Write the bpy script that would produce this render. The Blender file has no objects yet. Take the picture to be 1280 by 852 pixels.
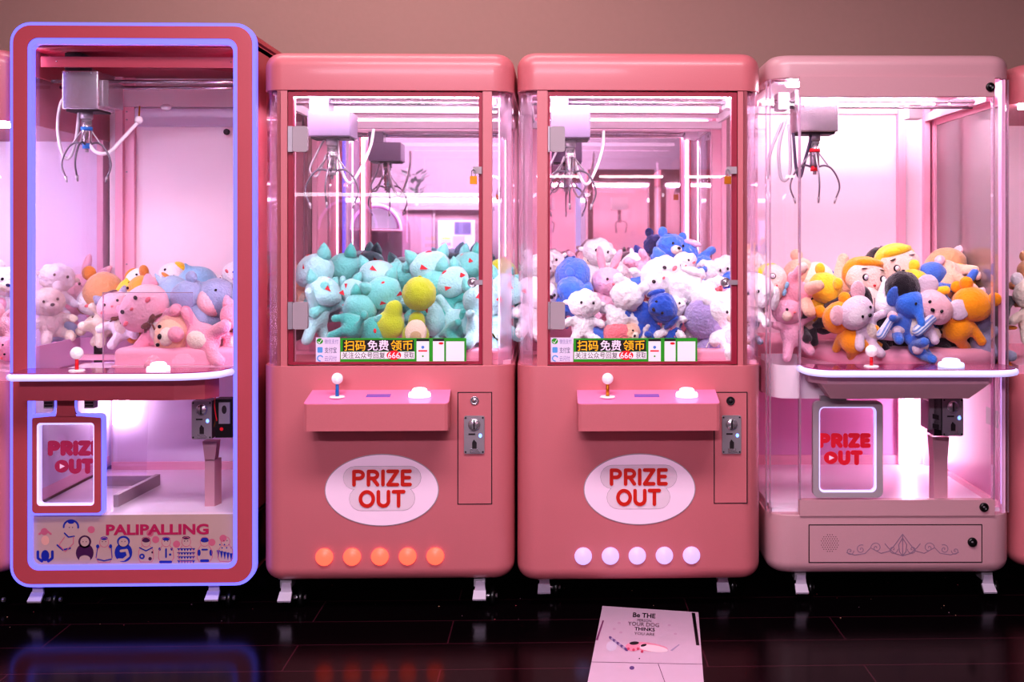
import bpy, bmesh, math, random
from mathutils import Vector, Matrix, Euler, noise
random.seed(7)
C = bpy.context.scene.collection
SC = bpy.context.scene
PI = math.pi
# ---------------------------------------------------------------- camera maths (pixels of the 1280x852 frame)
F, D, H, TH, HX, HY = 1300.0, 3.42, 1.237, math.radians(1.5), 729.0, 296.0
def P(px, py, Y):
    u = (px - HX) / F
    dx = math.sin(TH) + u * math.cos(TH); dy = math.cos(TH) - u * math.sin(TH)
    t = (Y + D) / dy
    return Vector((t * dx, Y, H - t * (py - HY) / F))
def scale_at(px, Y):
    u = (px - HX) / F
    return F * (math.cos(TH) - u * math.sin(TH)) / (Y + D)

# ---------------------------------------------------------------- materials
MATS = {}
def lin(c):
    return tuple((x / 255 / 12.92 if x / 255 <= .04045 else ((x / 255 + .055) / 1.055) ** 2.4) for x in c) + (1,)
def mat(name, rgb=(200, 200, 200), rough=.5, metal=0., emit=0., ecol=None, bump=0., bscale=60., sheen=0., coat=0., spec=.5, var=0., alpha=1., sss=0.):
    if name in MATS: return MATS[name]
    m = bpy.data.materials.new(name); m.use_nodes = True
    nt = m.node_tree; b = nt.nodes['Principled BSDF']
    col = lin(rgb)
    b.inputs['Base Color'].default_value = col
    b.inputs['Roughness'].default_value = rough
    b.inputs['Metallic'].default_value = metal
    b.inputs['Specular IOR Level'].default_value = spec
    b.inputs['Coat Weight'].default_value = coat
    b.inputs['Coat Roughness'].default_value = .12
    b.inputs['Sheen Weight'].default_value = sheen
    b.inputs['Alpha'].default_value = alpha
    if emit:
        b.inputs['Emission Color'].default_value = lin(ecol or rgb)
        b.inputs['Emission Strength'].default_value = emit
    if var or bump:
        tc = nt.nodes.new('ShaderNodeTexCoord')
        n = nt.nodes.new('ShaderNodeTexNoise'); n.inputs['Scale'].default_value = bscale; n.inputs['Detail'].default_value = 4
        nt.links.new(tc.outputs['Object'], n.inputs['Vector'])
        if bump:
            bp = nt.nodes.new('ShaderNodeBump'); bp.inputs['Strength'].default_value = bump; bp.inputs['Distance'].default_value = .01
            nt.links.new(n.outputs['Fac'], bp.inputs['Height']); nt.links.new(bp.outputs['Normal'], b.inputs['Normal'])
        if var:
            mx = nt.nodes.new('ShaderNodeMix'); mx.data_type = 'RGBA'
            mx.inputs['A'].default_value = tuple(c * (1 - var) for c in col[:3]) + (1,)
            mx.inputs['B'].default_value = tuple(min(1, c * (1 + var)) for c in col[:3]) + (1,)
            nt.links.new(n.outputs['Fac'], mx.inputs['Factor']); nt.links.new(mx.outputs['Result'], b.inputs['Base Color'])
    MATS[name] = m; return m
def glass(name, tint=(255, 255, 255), f0=.05, refl=1., haze=0., hcol=(255, 230, 245)):
    if name in MATS: return MATS[name]
    m = bpy.data.materials.new(name); m.use_nodes = True
    nt = m.node_tree; nt.nodes.clear()
    o = nt.nodes.new('ShaderNodeOutputMaterial')
    tr = nt.nodes.new('ShaderNodeBsdfTransparent'); tr.inputs['Color'].default_value = lin(tint)
    gl = nt.nodes.new('ShaderNodeBsdfGlossy'); gl.inputs['Roughness'].default_value = .0; gl.inputs['Color'].default_value = (refl, refl, refl, 1)
    lw = nt.nodes.new('ShaderNodeLayerWeight'); lw.inputs['Blend'].default_value = .5
    pw = nt.nodes.new('ShaderNodeMath'); pw.operation = 'POWER'; pw.inputs[1].default_value = 5
    ma = nt.nodes.new('ShaderNodeMath'); ma.operation = 'MULTIPLY_ADD'; ma.inputs[1].default_value = .85; ma.inputs[2].default_value = f0
    mx = nt.nodes.new('ShaderNodeMixShader')
    nt.links.new(lw.outputs['Facing'], pw.inputs[0]); nt.links.new(pw.outputs[0], ma.inputs[0]); nt.links.new(ma.outputs[0], mx.inputs[0])
    base = tr.outputs[0]
    if haze:
        df = nt.nodes.new('ShaderNodeBsdfDiffuse'); df.inputs['Color'].default_value = lin(hcol)
        tl = nt.nodes.new('ShaderNodeBsdfTranslucent'); tl.inputs['Color'].default_value = lin(hcol)
        ad = nt.nodes.new('ShaderNodeMixShader'); ad.inputs[0].default_value = .5
        nt.links.new(df.outputs[0], ad.inputs[1]); nt.links.new(tl.outputs[0], ad.inputs[2])
        hm = nt.nodes.new('ShaderNodeMixShader'); hm.inputs[0].default_value = haze
        nt.links.new(tr.outputs[0], hm.inputs[1]); nt.links.new(ad.outputs[0], hm.inputs[2]); base = hm.outputs[0]
    nt.links.new(base, mx.inputs[1]); nt.links.new(gl.outputs[0], mx.inputs[2]); nt.links.new(mx.outputs[0], o.inputs[0])
    MATS[name] = m; return m

M_PINK   = mat('pink_paint', (200, 112, 121), .38, coat=.15, bump=.02, bscale=250, var=.04)
M_RED    = mat('red_paint', (184, 76, 88), .42, coat=.1, var=.04, bscale=200)
M_REDD   = mat('deep_red_paint', (150, 28, 58), .45)
M_PALE   = mat('pale_pink_paint', (198, 148, 158), .4, coat=.1, var=.03, bscale=200)
M_WHPINK = mat('white_pink_panel', (246, 226, 236), .45, var=.02, bscale=30)
M_LAV    = mat('lavender_panel', (232, 220, 246), .4, var=.02, bscale=20)
M_POST   = mat('pink_post', (242, 182, 202), .4)
M_CUSH   = mat('pink_cushion', (244, 170, 192), .8, bump=.15, bscale=90, sheen=.3)
M_CHROME = mat('chrome', (196, 186, 194), .22, .75)
M_STEEL  = mat('brushed_steel', (168, 158, 166), .35, .5, bump=.02, bscale=120)
M_GREY   = mat('grey_plastic', (168, 150, 160), .45)
M_BLACK  = mat('black_plastic', (10, 8, 10), .3)
M_DARK   = mat('dark_slot', (30, 12, 22), .6)
M_WHITE  = mat('white_plastic', (246, 238, 246), .4)
M_CABLE  = mat('grey_cable', (190, 180, 190), .45)
M_GOLD   = mat('brass', (200, 130, 40), .3, .8)
M_BLUEP  = mat('blue_plastic', (20, 110, 190), .3)
M_REDP   = mat('bright_red_plastic', (225, 20, 40), .35)
M_MIRROR = mat('mirror_glass', (240, 222, 234), .02, 1)
M_MIRRORG= mat('grey_mirror_glass', (150, 138, 142), .06, .4, spec=.5)
M_GLASS  = glass('clear_glass', (252, 248, 252), .05)
M_GLASSM = glass('hazy_acrylic', (250, 244, 252), .05, haze=.05)
M_ACRY   = glass('acrylic_edge', (250, 235, 250), .25, haze=.35)
M_LED_W  = mat('white_led', (255, 255, 255), .5, emit=50, ecol=(255, 230, 247))
M_LED_M1 = mat('lavender_led', (255, 255, 255), .5, emit=95, ecol=(240, 228, 255))
M_LED_C  = mat('compartment_led', (255, 255, 255), .5, emit=20, ecol=(255, 226, 250))
M_LED_D  = mat('soft_led', (255, 255, 255), .5, emit=7, ecol=(255, 226, 246))
M_LED_B  = mat('blue_violet_led', (70, 66, 160), .5, emit=1.5, ecol=(112, 106, 250))
M_LED_P  = mat('pale_violet_led', (215, 205, 255), .5, emit=.7, ecol=(204, 196, 255))
M_LED_O  = mat('orange_lamp', (150, 50, 40), .4, emit=2.0, ecol=(255, 88, 68))
M_LED_L  = mat('lavender_lamp', (110, 90, 140), .4, emit=.95, ecol=(216, 184, 255))
M_SIGN   = mat('sign_white', (238, 200, 224), .5, emit=.12, ecol=(255, 215, 240))  # off-white with a faint emission
M_RTXT   = mat('red_lettering', (205, 30, 12), .5)
M_PTXT   = mat('crimson_lettering', (215, 22, 50), .5, emit=.05)
M_MTXT   = mat('maroon_lettering', (176, 40, 88), .5)
M_BTN    = mat('lit_button_white', (255, 240, 250), .4, emit=1.2, ecol=(255, 225, 250))
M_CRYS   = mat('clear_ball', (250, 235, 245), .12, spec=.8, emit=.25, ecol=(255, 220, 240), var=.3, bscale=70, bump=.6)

# ---------------------------------------------------------------- mesh builder
class MB:
    def __init__(s): s.v = []; s.f = []; s.fm = []; s.mats = []; s.sm = []
    def mi(s, m):
        if m not in s.mats: s.mats.append(m)
        return s.mats.index(m)
    def add(s, vs, fs, m, smooth=False):
        o = len(s.v); s.v += [tuple(v) for v in vs]; k = s.mi(m)
        for f in fs: s.f.append(tuple(i + o for i in f)); s.fm.append(k); s.sm.append(smooth)
        return s
    def box(s, x0, x1, y0, y1, z0, z1, m):
        vs = [(x, y, z) for z in (z0, z1) for y in (y0, y1) for x in (x0, x1)]
        return s.add(vs, [(0, 2, 3, 1), (4, 5, 7, 6), (0, 1, 5, 4), (2, 6, 7, 3), (0, 4, 6, 2), (1, 3, 7, 5)], m)
    def rings(s, rings, m, close_u=True, cap=True, smooth=True):
        n = len(rings[0]); vs = [p for r in rings for p in r]; fs = []
        for i in range(len(rings) - 1):
            for j in range(n if close_u else n - 1):
                k = (j + 1) % n
                fs.append((i * n + j, i * n + k, (i + 1) * n + k, (i + 1) * n + j))
        if cap:
            fs.append(tuple(reversed(range(n)))); fs.append(tuple(range((len(rings) - 1) * n, len(rings) * n)))
        return s.add(vs, fs, m, smooth)
    def rbox(s, x0, x1, y0, y1, z0, z1, rp, rt, rb, m, n=6, rback=None):
        """box with rounded plan corners and rounded top / bottom rims"""
        def plan(ins):
            pts = []
            for (cx, cy, a0, r) in ((x1, y1, 0, rback if rback is not None else rp), (x0, y1, 90, rback if rback is not None else rp), (x0, y0, 180, rp), (x1, y0, 270, rp)):
                sx = 1 if cx == x1 else -1; sy = 1 if cy == y1 else -1
                rr = max(r, .002); r2 = max(rr - ins, .0008)
                ccx = cx - sx * max(rr, ins + .0008); ccy = cy - sy * max(rr, ins + .0008)
                for k in range(n + 1):
                    a = math.radians(a0 + 90 * k / n); pts.append((ccx + r2 * math.cos(a), ccy + r2 * math.sin(a)))
            return pts
        rs = []
        if rb > 0:
            for k in range(n + 1):
                a = PI / 2 * k / n; ins = rb * (1 - math.sin(a)); z = z0 + rb * (1 - math.cos(a)); rs.append([(x, y, z) for x, y in plan(ins)])
        else: rs.append([(x, y, z0) for x, y in plan(0)])
        if rt > 0:
            for k in range(n + 1):
                a = PI / 2 * k / n; ins = rt * (1 - math.cos(a)); z = z1 - rt * (1 - math.sin(a)); rs.append([(x, y, z) for x, y in plan(ins)])
        else: rs.append([(x, y, z1) for x, y in plan(0)])
        return s.rings(rs, m)
    def frame(s, o, i, y0, y1, m, n=8):
        """front-facing rounded rectangular ring; o / i = (x0,x1,z0,z1,r)"""
        a = rrect(*o, n); b = rrect(*i, n)
        loops = [[(x, y0, z) for x, z in a], [(x, y0, z) for x, z in b], [(x, y1, z) for x, z in b], [(x, y1, z) for x, z in a]]
        N = len(a); vs = [p for l in loops for p in l]; fs = []
        for k in range(4):
            k2 = (k + 1) % 4
            for j in range(N):
                j2 = (j + 1) % N; fs.append((k * N + j, k * N + j2, k2 * N + j2, k2 * N + j))
        return s.add(vs, fs, m)
    def cyl(s, p0, p1, r0, r1=None, m=None, n=20, cap=True):
        if r1 is None: r1 = r0
        p0 = Vector(p0); p1 = Vector(p1); d = (p1 - p0).normalized()
        q = d.to_track_quat('Z', 'Y'); rs = []
        for p, r in ((p0, r0), (p1, r1)):
            rs.append([p + q @ Vector((r * math.cos(2 * PI * k / n), r * math.sin(2 * PI * k / n), 0)) for k in range(n)])
        o = len(s.f); s.rings(rs, m, cap=cap)
        if cap: s.sm[-1] = s.sm[-2] = False
        return s
    def lathe(s, prof, c, m, axis=(0, 0, 1), n=24):
        q = Vector(axis).normalized().to_track_quat('Z', 'Y'); c = Vector(c)
        rs = [[c + q @ Vector((max(r, 1e-4) * math.cos(2 * PI * k / n), max(r, 1e-4) * math.sin(2 * PI * k / n), h)) for k in range(n)] for r, h in prof]
        return s.rings(rs, m)
    def tube(s, pts, r, m, n=8, sub=6):
        pts = spline([Vector(p) for p in pts], sub) if sub > 1 else [Vector(p) for p in pts]
        rr = r if isinstance(r, (list, tuple)) else None
        rs = []; up = None
        for i, p in enumerate(pts):
            t = (pts[min(i + 1, len(pts) - 1)] - pts[max(i - 1, 0)]).normalized()
            if up is None:
                up = t.orthogonal().normalized()
            up = (up - t * up.dot(t)).normalized(); w = t.cross(up)
            rad = r if rr is None else rr[0] + (rr[1] - rr[0]) * i / (len(pts) - 1)
            rs.append([p + (up * math.cos(2 * PI * k / n) + w * math.sin(2 * PI * k / n)) * rad for k in range(n)])
        return s.rings(rs, m)
    def ell(s, c, r, m, rot=None, nu=20, nv=12):
        c = Vector(c); R = rot or Matrix.Identity(3); rs = []
        if not isinstance(r, (tuple, list)): r = (r, r, r)
        vs = []; fs = []
        for i in range(nv + 1):
            t = PI * i / nv
            for j in range(nu):
                a = 2 * PI * j / nu
                vs.append(c + R @ Vector((r[0] * math.sin(t) * math.cos(a), r[1] * math.sin(t) * math.sin(a), -r[2] * math.cos(t))))
        for i in range(nv):
            for j in range(nu):
                k = (j + 1) % nu; fs.append((i * nu + j, i * nu + k, (i + 1) * nu + k, (i + 1) * nu + j))
        return s.add(vs, fs, m, True)
    def sheet(s, path, z0, z1, m, smooth=True):
        """vertical sheet following a plan path"""
        return s.rings([[(x, y, z0) for x, y in path], [(x, y, z1) for x, y in path]], m, close_u=False, cap=False, smooth=smooth)
    # flat drawing in the XZ plane facing -Y
    def poly(s, pts, y, m):
        return s.add([(x, y, z) for x, z in pts], [tuple(range(len(pts)))], m)
    def disc(s, cx, cz, rx, rz, y, m, n=28, a0=0, a1=360):
        pts = [(cx + rx * math.cos(math.radians(a0 + (a1 - a0) * k / n)), cz + rz * math.sin(math.radians(a0 + (a1 - a0) * k / n))) for k in range(n + (0 if a1 - a0 == 360 else 1))]
        return s.poly(pts, y, m)
    def stroke(s, pts, w, y, m, thick=.002, caps=True, closed=False):
        """round-ended stroke; split at sharp corners so that pieces never share a plane"""
        pts = list(pts) + ([pts[0]] if closed else []); h = w / 2
        runs = [[pts[0]]]
        for i in range(1, len(pts)):
            runs[-1].append(pts[i])
            if i < len(pts) - 1:
                a, b, c = pts[i - 1], pts[i], pts[i + 1]
                d = math.atan2(c[1] - b[1], c[0] - b[0]) - math.atan2(b[1] - a[1], b[0] - a[0]); d = abs((d + PI) % (2 * PI) - PI)
                if d > .8: runs.append([pts[i]])
        for r in runs:
            r = [p for k, p in enumerate(r) if k == 0 or math.hypot(p[0] - r[k - 1][0], p[1] - r[k - 1][1]) > 1e-6]
            if len(r) < 2: continue
            s.k = (getattr(s, 'k', 0) + 1) % 9; th = thick + s.k * .00006
            L, R = [], []
            for k, p in enumerate(r):
                a = r[max(k - 1, 0)]; c = r[min(k + 1, len(r) - 1)]
                if r[0] == r[-1] and k in (0, len(r) - 1) or (k in (0, len(r) - 1) and math.hypot(r[0][0] - r[-1][0], r[0][1] - r[-1][1]) < h * .3 and len(r) > 8): a, c = r[-2], r[1]
                t = math.atan2(c[1] - a[1], c[0] - a[0])
                nx, nz = -math.sin(t) * h, math.cos(t) * h; L.append((p[0] + nx, p[1] + nz)); R.append((p[0] - nx, p[1] - nz))
            def cap(p, t): return [(p[0] + h * math.cos(t + PI / 2 - PI * q / 8), p[1] + h * math.sin(t + PI / 2 - PI * q / 8)) for q in range(1, 8)]
            e = cap(r[-1], math.atan2(r[-1][1] - r[-2][1], r[-1][0] - r[-2][0])); f = cap(r[0], math.atan2(r[0][1] - r[1][1], r[0][0] - r[1][0]))
            ya, yb = y, y - th; n = len(L)
            vs = [(x_, yb, z_) for x_, z_ in L + R] + [(x_, ya, z_) for x_, z_ in L + R]
            fs = [(k, k + 1, n + k + 1, n + k) for k in range(n - 1)]
            o2 = 2 * n
            fs += [(k, k + 1, o2 + k + 1, o2 + k) for k in range(n - 1)] + [(n + k, n + k + 1, o2 + n + k + 1, o2 + n + k) for k in range(n - 1)]
            s.add(vs, fs, m)
            if math.hypot(r[0][0] - r[-1][0], r[0][1] - r[-1][1]) < h * .5: continue
            s.prism([L[-1]] + e + [R[-1]], ya, yb, m); s.prism([R[0]] + f + [L[0]], ya, yb, m)
        return s
    def prism(s, pts, y0, y1, m):
        n = len(pts); vs = [(x, y0, z) for x, z in pts] + [(x, y1, z) for x, z in pts]
        fs = [tuple(range(n)), tuple(reversed(range(n, 2 * n)))] + [(i, (i + 1) % n, n + (i + 1) % n, n + i) for i in range(n)]
        return s.add(vs, fs, m)
    def slab(s, pts, z0, z1, m):
        n = len(pts); vs = [(x, y, z0) for x, y in pts] + [(x, y, z1) for x, y in pts]
        fs = [tuple(reversed(range(n))), tuple(range(n, 2 * n))] + [(i, (i + 1) % n, n + (i + 1) % n, n + i) for i in range(n)]
        return s.add(vs, fs, m)
    def mesh(s, name):
        me = bpy.data.meshes.new(name); me.from_pydata(s.v, [], s.f)
        for m in s.mats: me.materials.append(m)
        for p, k, sm in zip(me.polygons, s.fm, s.sm): p.material_index = k; p.use_smooth = sm
        bm = bmesh.new(); bm.from_mesh(me); bmesh.ops.recalc_face_normals(bm, faces=bm.faces); bm.to_mesh(me); bm.free()
        me.update(); return me
    def build(s, name, parent=None, loc=None, label=None, rot=None):
        o = bpy.data.objects.new(name, s.mesh(name)); C.objects.link(o)
        if parent: o.parent = parent
        if loc: o.location = loc
        if rot: o.rotation_euler = rot
        if label: o['label'] = label
        return o
def rrect(x0, x1, z0, z1, r, n=8):
    pts = []
    for cx, cz, a0 in ((x1 - r, z1 - r, 0), (x0 + r, z1 - r, 90), (x0 + r, z0 + r, 180), (x1 - r, z0 + r, 270)):
        for k in range(n + 1):
            a = math.radians(a0 + 90 * k / n); pts.append((cx + r * math.cos(a), cz + r * math.sin(a)))
    return pts
def spline(p, sub):
    out = []
    for i in range(len(p) - 1):
        a = p[max(i - 1, 0)]; b = p[i]; c = p[i + 1]; d = p[min(i + 2, len(p) - 1)]
        for k in range(sub):
            t = k / sub
            out.append(.5 * ((2 * b) + (c - a) * t + (2 * a - 5 * b + 4 * c - d) * t * t + (3 * b - a - 3 * c + d) * t ** 3))
    out.append(p[-1]); return out
def tag(o, label=None, cat=None, group=None, kind=None):
    if label: o['label'] = label
    if cat: o['category'] = cat
    if group: o['group'] = group
    if kind: o['kind'] = kind
    return o
def empty(name, loc=(0, 0, 0), rot=(0, 0, 0), label=None, cat=None, group=None):
    o = bpy.data.objects.new(name, None); C.objects.link(o); o.location = loc; o.rotation_euler = rot; o.empty_display_size = .05
    return tag(o, label, cat, group)
def copy_tree(o, parent=None):
    c = o.copy(); C.objects.link(c)
    if parent: c.parent = parent
    for ch in list(o.children): copy_tree(ch, c)
    return c
def text(body, x0, x1, z0, z1, y, m, name, parent, bold=0., thick=.0008):
    """writing fitted into a box on a plane facing -Y"""
    cu = bpy.data.curves.new('writing', 'FONT'); cu.body = body; cu.size = 1; cu.extrude = .01; cu.offset = bold; cu.resolution_u = 3
    t = bpy.data.objects.new('writing', cu); C.objects.link(t)
    bpy.context.view_layer.update()
    me = bpy.data.meshes.new_from_object(t.evaluated_get(bpy.context.evaluated_depsgraph_get()))
    bpy.data.objects.remove(t)
    xs = [v.co.x for v in me.vertices]; ys = [v.co.y for v in me.vertices]
    a, b, c, d = min(xs), max(xs), min(ys), max(ys)
    for v in me.vertices:
        v.co = (x0 + (v.co.x - a) / (b - a) * (x1 - x0), y - thick * (v.co.z > 0), z0 + (v.co.y - c) / (d - c) * (z1 - z0))
    me.materials.clear(); me.materials.append(m)
    for p in me.polygons: p.material_index = 0
    o = bpy.data.objects.new(name, me); C.objects.link(o); o.parent = parent; return o

# letters as rounded strokes in a unit box (w, strokes)
def arc(cx, cz, rx, rz, a0, a1, n=10): return [(cx + rx * math.cos(math.radians(a0 + (a1 - a0) * k / n)), cz + rz * math.sin(math.radians(a0 + (a1 - a0) * k / n))) for k in range(n + 1)]
LET = {
 'P': (.62, [[(0, 0), (0, 1), (.3, 1)] + arc(.3, .74, .3, .26, 90, -90) + [(0, .48)]]),
 'R': (.62, [[(0, 0), (0, 1), (.3, 1)] + arc(.3, .74, .3, .26, 90, -90) + [(0, .48)], [(.28, .48), (.6, 0)]]),
 'I': (.0, [[(0, 0), (0, 1)]]),
 'Z': (.62, [[(0, 1), (.62, 1), (0, 0), (.62, 0)]]),
 'E': (.5, [[(.5, 1), (0, 1), (0, 0), (.5, 0)], [(0, .52), (.44, .52)]]),
 'O': (.84, [arc(.42, .5, .42, .5, 0, 360, 24)]),
 'U': (.66, [[(0, 1), (0, .33)] + arc(.33, .33, .33, .33, 180, 360) + [(.66, 1)]]),
 'T': (.66, [[(0, 1), (.66, 1)], [(.33, 1), (.33, 0)]]),
}
def stroke_word(mb, word, x0, x1, z0, z1, w, y, m, gap=.3, play=False):
    tot = sum(LET[c][0] for c in word) + gap * (len(word) - 1)
    h = z1 - z0 - w; sx = (x1 - x0 - w) / tot; x = x0 + w / 2; zb = z0 + w / 2
    for c in word:
        lw, ss = LET[c]
        if c == 'O' and play:
            mb.prism([(x + sx * px, zb + h * pz) for px, pz in arc(.42, .5, .6, .62, 0, 345, 23)], y, y - .002, m)
            mb.prism([(x + sx * .27, zb + h * .75), (x + sx * .27, zb + h * .25), (x + sx * .72, zb + h * .5)], y - .002, y - .0026, M_SIGN)
        else:
            for st in ss: mb.stroke([(x + sx * px, zb + h * pz) for px, pz in st], w, y, m)
        x += sx * (lw + gap)

# ---------------------------------------------------------------- machine helpers
class Mach:
    def __init__(s, name, xl, xr, Y, label, rotz=0.):
        s.cx = (xl + xr) / 2; s.s = scale_at(s.cx, Y); s.fl = HY + H * s.s; s.Y = Y
        s.root = empty(name, (P(s.cx, 300, Y).x, Y, 0), (0, 0, rotz), label, 'claw machine', None)
        s.hw = (xr - xl) / 2 / s.s
    def x(s, px): return (px - s.cx) / s.s
    def z(s, py): return (s.fl - py) / s.s
    # pixel seen at local depth y -> local x / z
    def xd(s, px, y): return P(px, 300, s.Y + y).x - s.root.location.x
    def zd(s, py, y, px=None): return P(px or s.cx, py, s.Y + y).z

def claw(mc, parent, px, y, py_top, py_bot, wpx, kind='white', spread=1.0, collar=None, drop=0.):
    """motor box with solenoid and three fingers; box between py_top..py_bot, width wpx at depth y"""
    x = mc.xd(px, y); zt = mc.zd(py_top, y, px); zb = mc.zd(py_bot, y, px); w = wpx / scale_at(px, mc.Y + y) / 2
    mbx = mat('lavender_steel', (132, 116, 146), .4) if kind == 'white' else M_CHROME
    b = MB(); b.rbox(x - w, x + w, y, y + .13, zb, zt, .006, .004, .004, mbx)
    b.box(x - w * .9, x + w * .9, y + .02, y + .11, zb - .006, zb, M_DARK)
    b.box(x - w, x - w * .1, y + .03, y + .12, zt, zt + .05, mbx)
    for sx in (-.7, .6): b.cyl((x + w * sx, y - .002, zt - .008), (x + w * sx, y + .002, zt - .008), .003, m=M_STEEL, n=10)
    box = b.build('motor_box', parent)
    c = MB(); z0 = zb - .006; yc = y + .05
    L = .105 + drop
    c.cyl((x, yc, z0), (x, yc, z0 - .022), .02, .02, M_STEEL); c.cyl((x, yc, z0 - .02), (x, yc, z0 - L), .0165, .0165, M_CHROME)
    c.cyl((x, yc, z0 - .05), (x, yc, z0 - .062), .0195, .0195, collar or M_CHROME)
    c.cyl((x, yc, z0 - L), (x, yc, z0 - L - .018), .014, .014, collar or M_STEEL); c.cyl((x, yc, z0 - L - .018), (x, yc, z0 - L - .03), .006, .006, M_STEEL)
    cl = c.build('claw', parent)
    za = z0 - L - .004
    for k, ang in enumerate((180 + 8, 2, 268)):
        a = math.radians(ang); ux, uy = math.cos(a), math.sin(a); sp = spread
        def q(r, dz): return (x + ux * r * sp, yc + uy * r * sp, za + dz)
        g = MB(); g.tube([q(.012, .0), q(.035, .006), q(.06, -.005), q(.082, -.04), q(.088, -.075), q(.074, -.112)], [.0038, .003], mat('dark_steel', (112, 104, 116), .35, .5), n=8)
        g.cyl(q(.0745, -.108), q(.07, -.128), .0055, .003, M_STEEL, n=8)
        g.tube([q(.016, .048), q(.03, .03), q(.05, .003)], .0028, M_STEEL, sub=3)
        g.build('claw_finger', cl)
    return x, yc, zb

def gantry(mc, parent, y, py, x0, x1, m=M_CHROME):
    b = MB(); z = mc.zd(py, y)
    b.cyl((x0, y, z), (x1, y, z), .006, m=m, n=12); b.cyl((x0, y + .07, z + .004), (x1, y + .07, z + .004), .006, m=m, n=12)
    b.build('gantry_rod', parent)
    b = MB()
    for sx in (x0 + .004, x1 - .016): b = MB(); b.box(sx, sx + .012, .05, .70, z - .012, z + .02, M_WHITE); b.build('gantry_side_rail', parent)
    b = MB(); b.rbox(x1 - .07, x1 - .012, y - .012, y + .085, z - .018, z + .02, .006, .004, .004, M_WHITE)
    b.cyl((x1 - .045, y - .013, z), (x1 - .045, y - .022, z), .012, m=M_STEEL)
    b.build('gantry_bracket', parent)

def joystick(parent, x, y, z, stem=M_BLUEP, r=.0185, h=.045):
    b = MB(); b.cyl((x, y, z), (x, y, z + .004), .026, .022, M_CRYS); b.cyl((x, y, z + .004), (x, y, z + h), .006, .005, stem, n=12)
    b.ell((x, y, z + h + r * .8), r, M_CRYS); b.build('joystick', parent)
def pushbutton(parent, x, y, z, m=M_BTN, r=.036):
    b = MB(); b.lathe([(r, 0), (r, .008), (r * .94, .014), (r * .7, .017), (r * .66, .024), (r * .5, .028), (.001, .029)], (x, y, z), m); b.build('push_button', parent)
def coin_acceptor(parent, x0, x1, z0, z1, y, face=M_STEEL):
    w, h = x1 - x0, z1 - z0; cx = (x0 + x1) / 2
    b = MB(); b.prism(rrect(x0, x1, z0, z1, w * .08, 4), y, y - .006, face)
    yy = y - .006
    b.lathe([(w * .3, 0), (w * .3, .003), (w * .25, .006), (.001, .006)], (cx, yy, z0 + h * .77), M_CHROME, (0, -1, 0))
    b.prism([(cx - w * .04, z0 + h * .66), (cx + w * .04, z0 + h * .66), (cx + w * .04, z0 + h * .9), (cx - w * .04, z0 + h * .9)], yy - .006, yy - .007, M_DARK)
    b.prism([(cx - w * .28, z0 + h * .5), (cx + w * .05, z0 + h * .5), (cx + w * .05, z0 + h * .54), (cx - w * .28, z0 + h * .54)], yy, yy - .001, M_DARK)
    b.prism([(cx - w * .1, z0 + h * .06), (cx + w * .12, z0 + h * .06), (cx + w * .12, z0 + h * .3), (cx - w * .02, z0 + h * .38), (cx - w * .1, z0 + h * .3)], yy, yy - .001, M_DARK)
    b.prism([(cx - w * .2, z0 + h * .04), (cx + w * .3, z0 + h * .04), (cx + w * .2, z0 + h * .14), (cx - w * .2, z0 + h * .14)], yy - .001, yy - .003, M_CHROME)
    b.disc(cx + w * .3, z0 + h * .48, w * .08, w * .1, yy - .001, mat('blue_indicator', (120, 160, 255), emit=2.5, ecol=(110, 150, 255)))
    for sx in (-.42, .42):
        for sz in (.05, .95): b.lathe([(w * .045, 0), (w * .04, .002), (.001, .002)], (cx + w * sx, yy, z0 + h * sz), M_DARK, (0, -1, 0), n=8)
    return b.build('coin_acceptor', parent)
def caster(parent, x, y, z, k=1.):
    b = MB(); b.box(x - .03, x + .03, y - .03, y + .03, z - .006, z + .02, M_STEEL)
    b.box(x - .02, x + .018, y - .045, y + .01, z - .03, z - .004, M_STEEL)
    # ribbed brake pedal
    b.prism([(x - .018, z - .05), (x + .02, z - .05), (x + .016, z - .012), (x - .013, z - .012)], y - .05, y - .042, mat('pedal_silver', (200, 184, 204), .35, .2))
    b.add([(x - .022, y - .075, z - .062), (x + .022, y - .075, z - .062), (x + .02, y - .048, z - .04), (x - .02, y - .048, z - .04), (x - .022, y - .072, z - .068), (x + .022, y - .072, z - .068), (x + .02, y - .04, z - .046), (x - .02, y - .04, z - .046)],
          [(0, 1, 2, 3), (4, 7, 6, 5), (0, 4, 5, 1), (1, 5, 6, 2), (2, 6, 7, 3), (3, 7, 4, 0)], mat('pedal_silver', (200, 184, 204), .35, .2))
    o = b.build('caster', parent)
    w = MB()
    for sx in (-.014, .03): w.lathe([(.008, -.009), (.026, -.009), (.03, -.005), (.03, .005), (.026, .009), (.008, .009)], (x + sx + .01, y + .0, .0305), M_BLACK, (1, 0, 0), n=20)
    w.cyl((x - .012, y, .0305), (x + .056, y, .0305), .008, m=M_CHROME, n=12)
    w.build('caster_wheel', o)
def shell_path(x_in, hw, depth, r=.06, sgn=1):
    pts = [(sgn * x_in, .004)]
    for k in range(9):
        a = PI / 2 * k / 8; pts.append((sgn * (hw - .004 - r + r * math.sin(a)), .004 + r - r * math.cos(a)))
    pts.append((sgn * (hw - .004), depth)); return pts
def light_bar(parent, x0, x1, y0, y1, z0, z1, m, name='led_bar'):
    b = MB(); b.box(x0, x1, y0, y1, z0, z1, m); return b.build(name, parent)
DEP = .78

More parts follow.
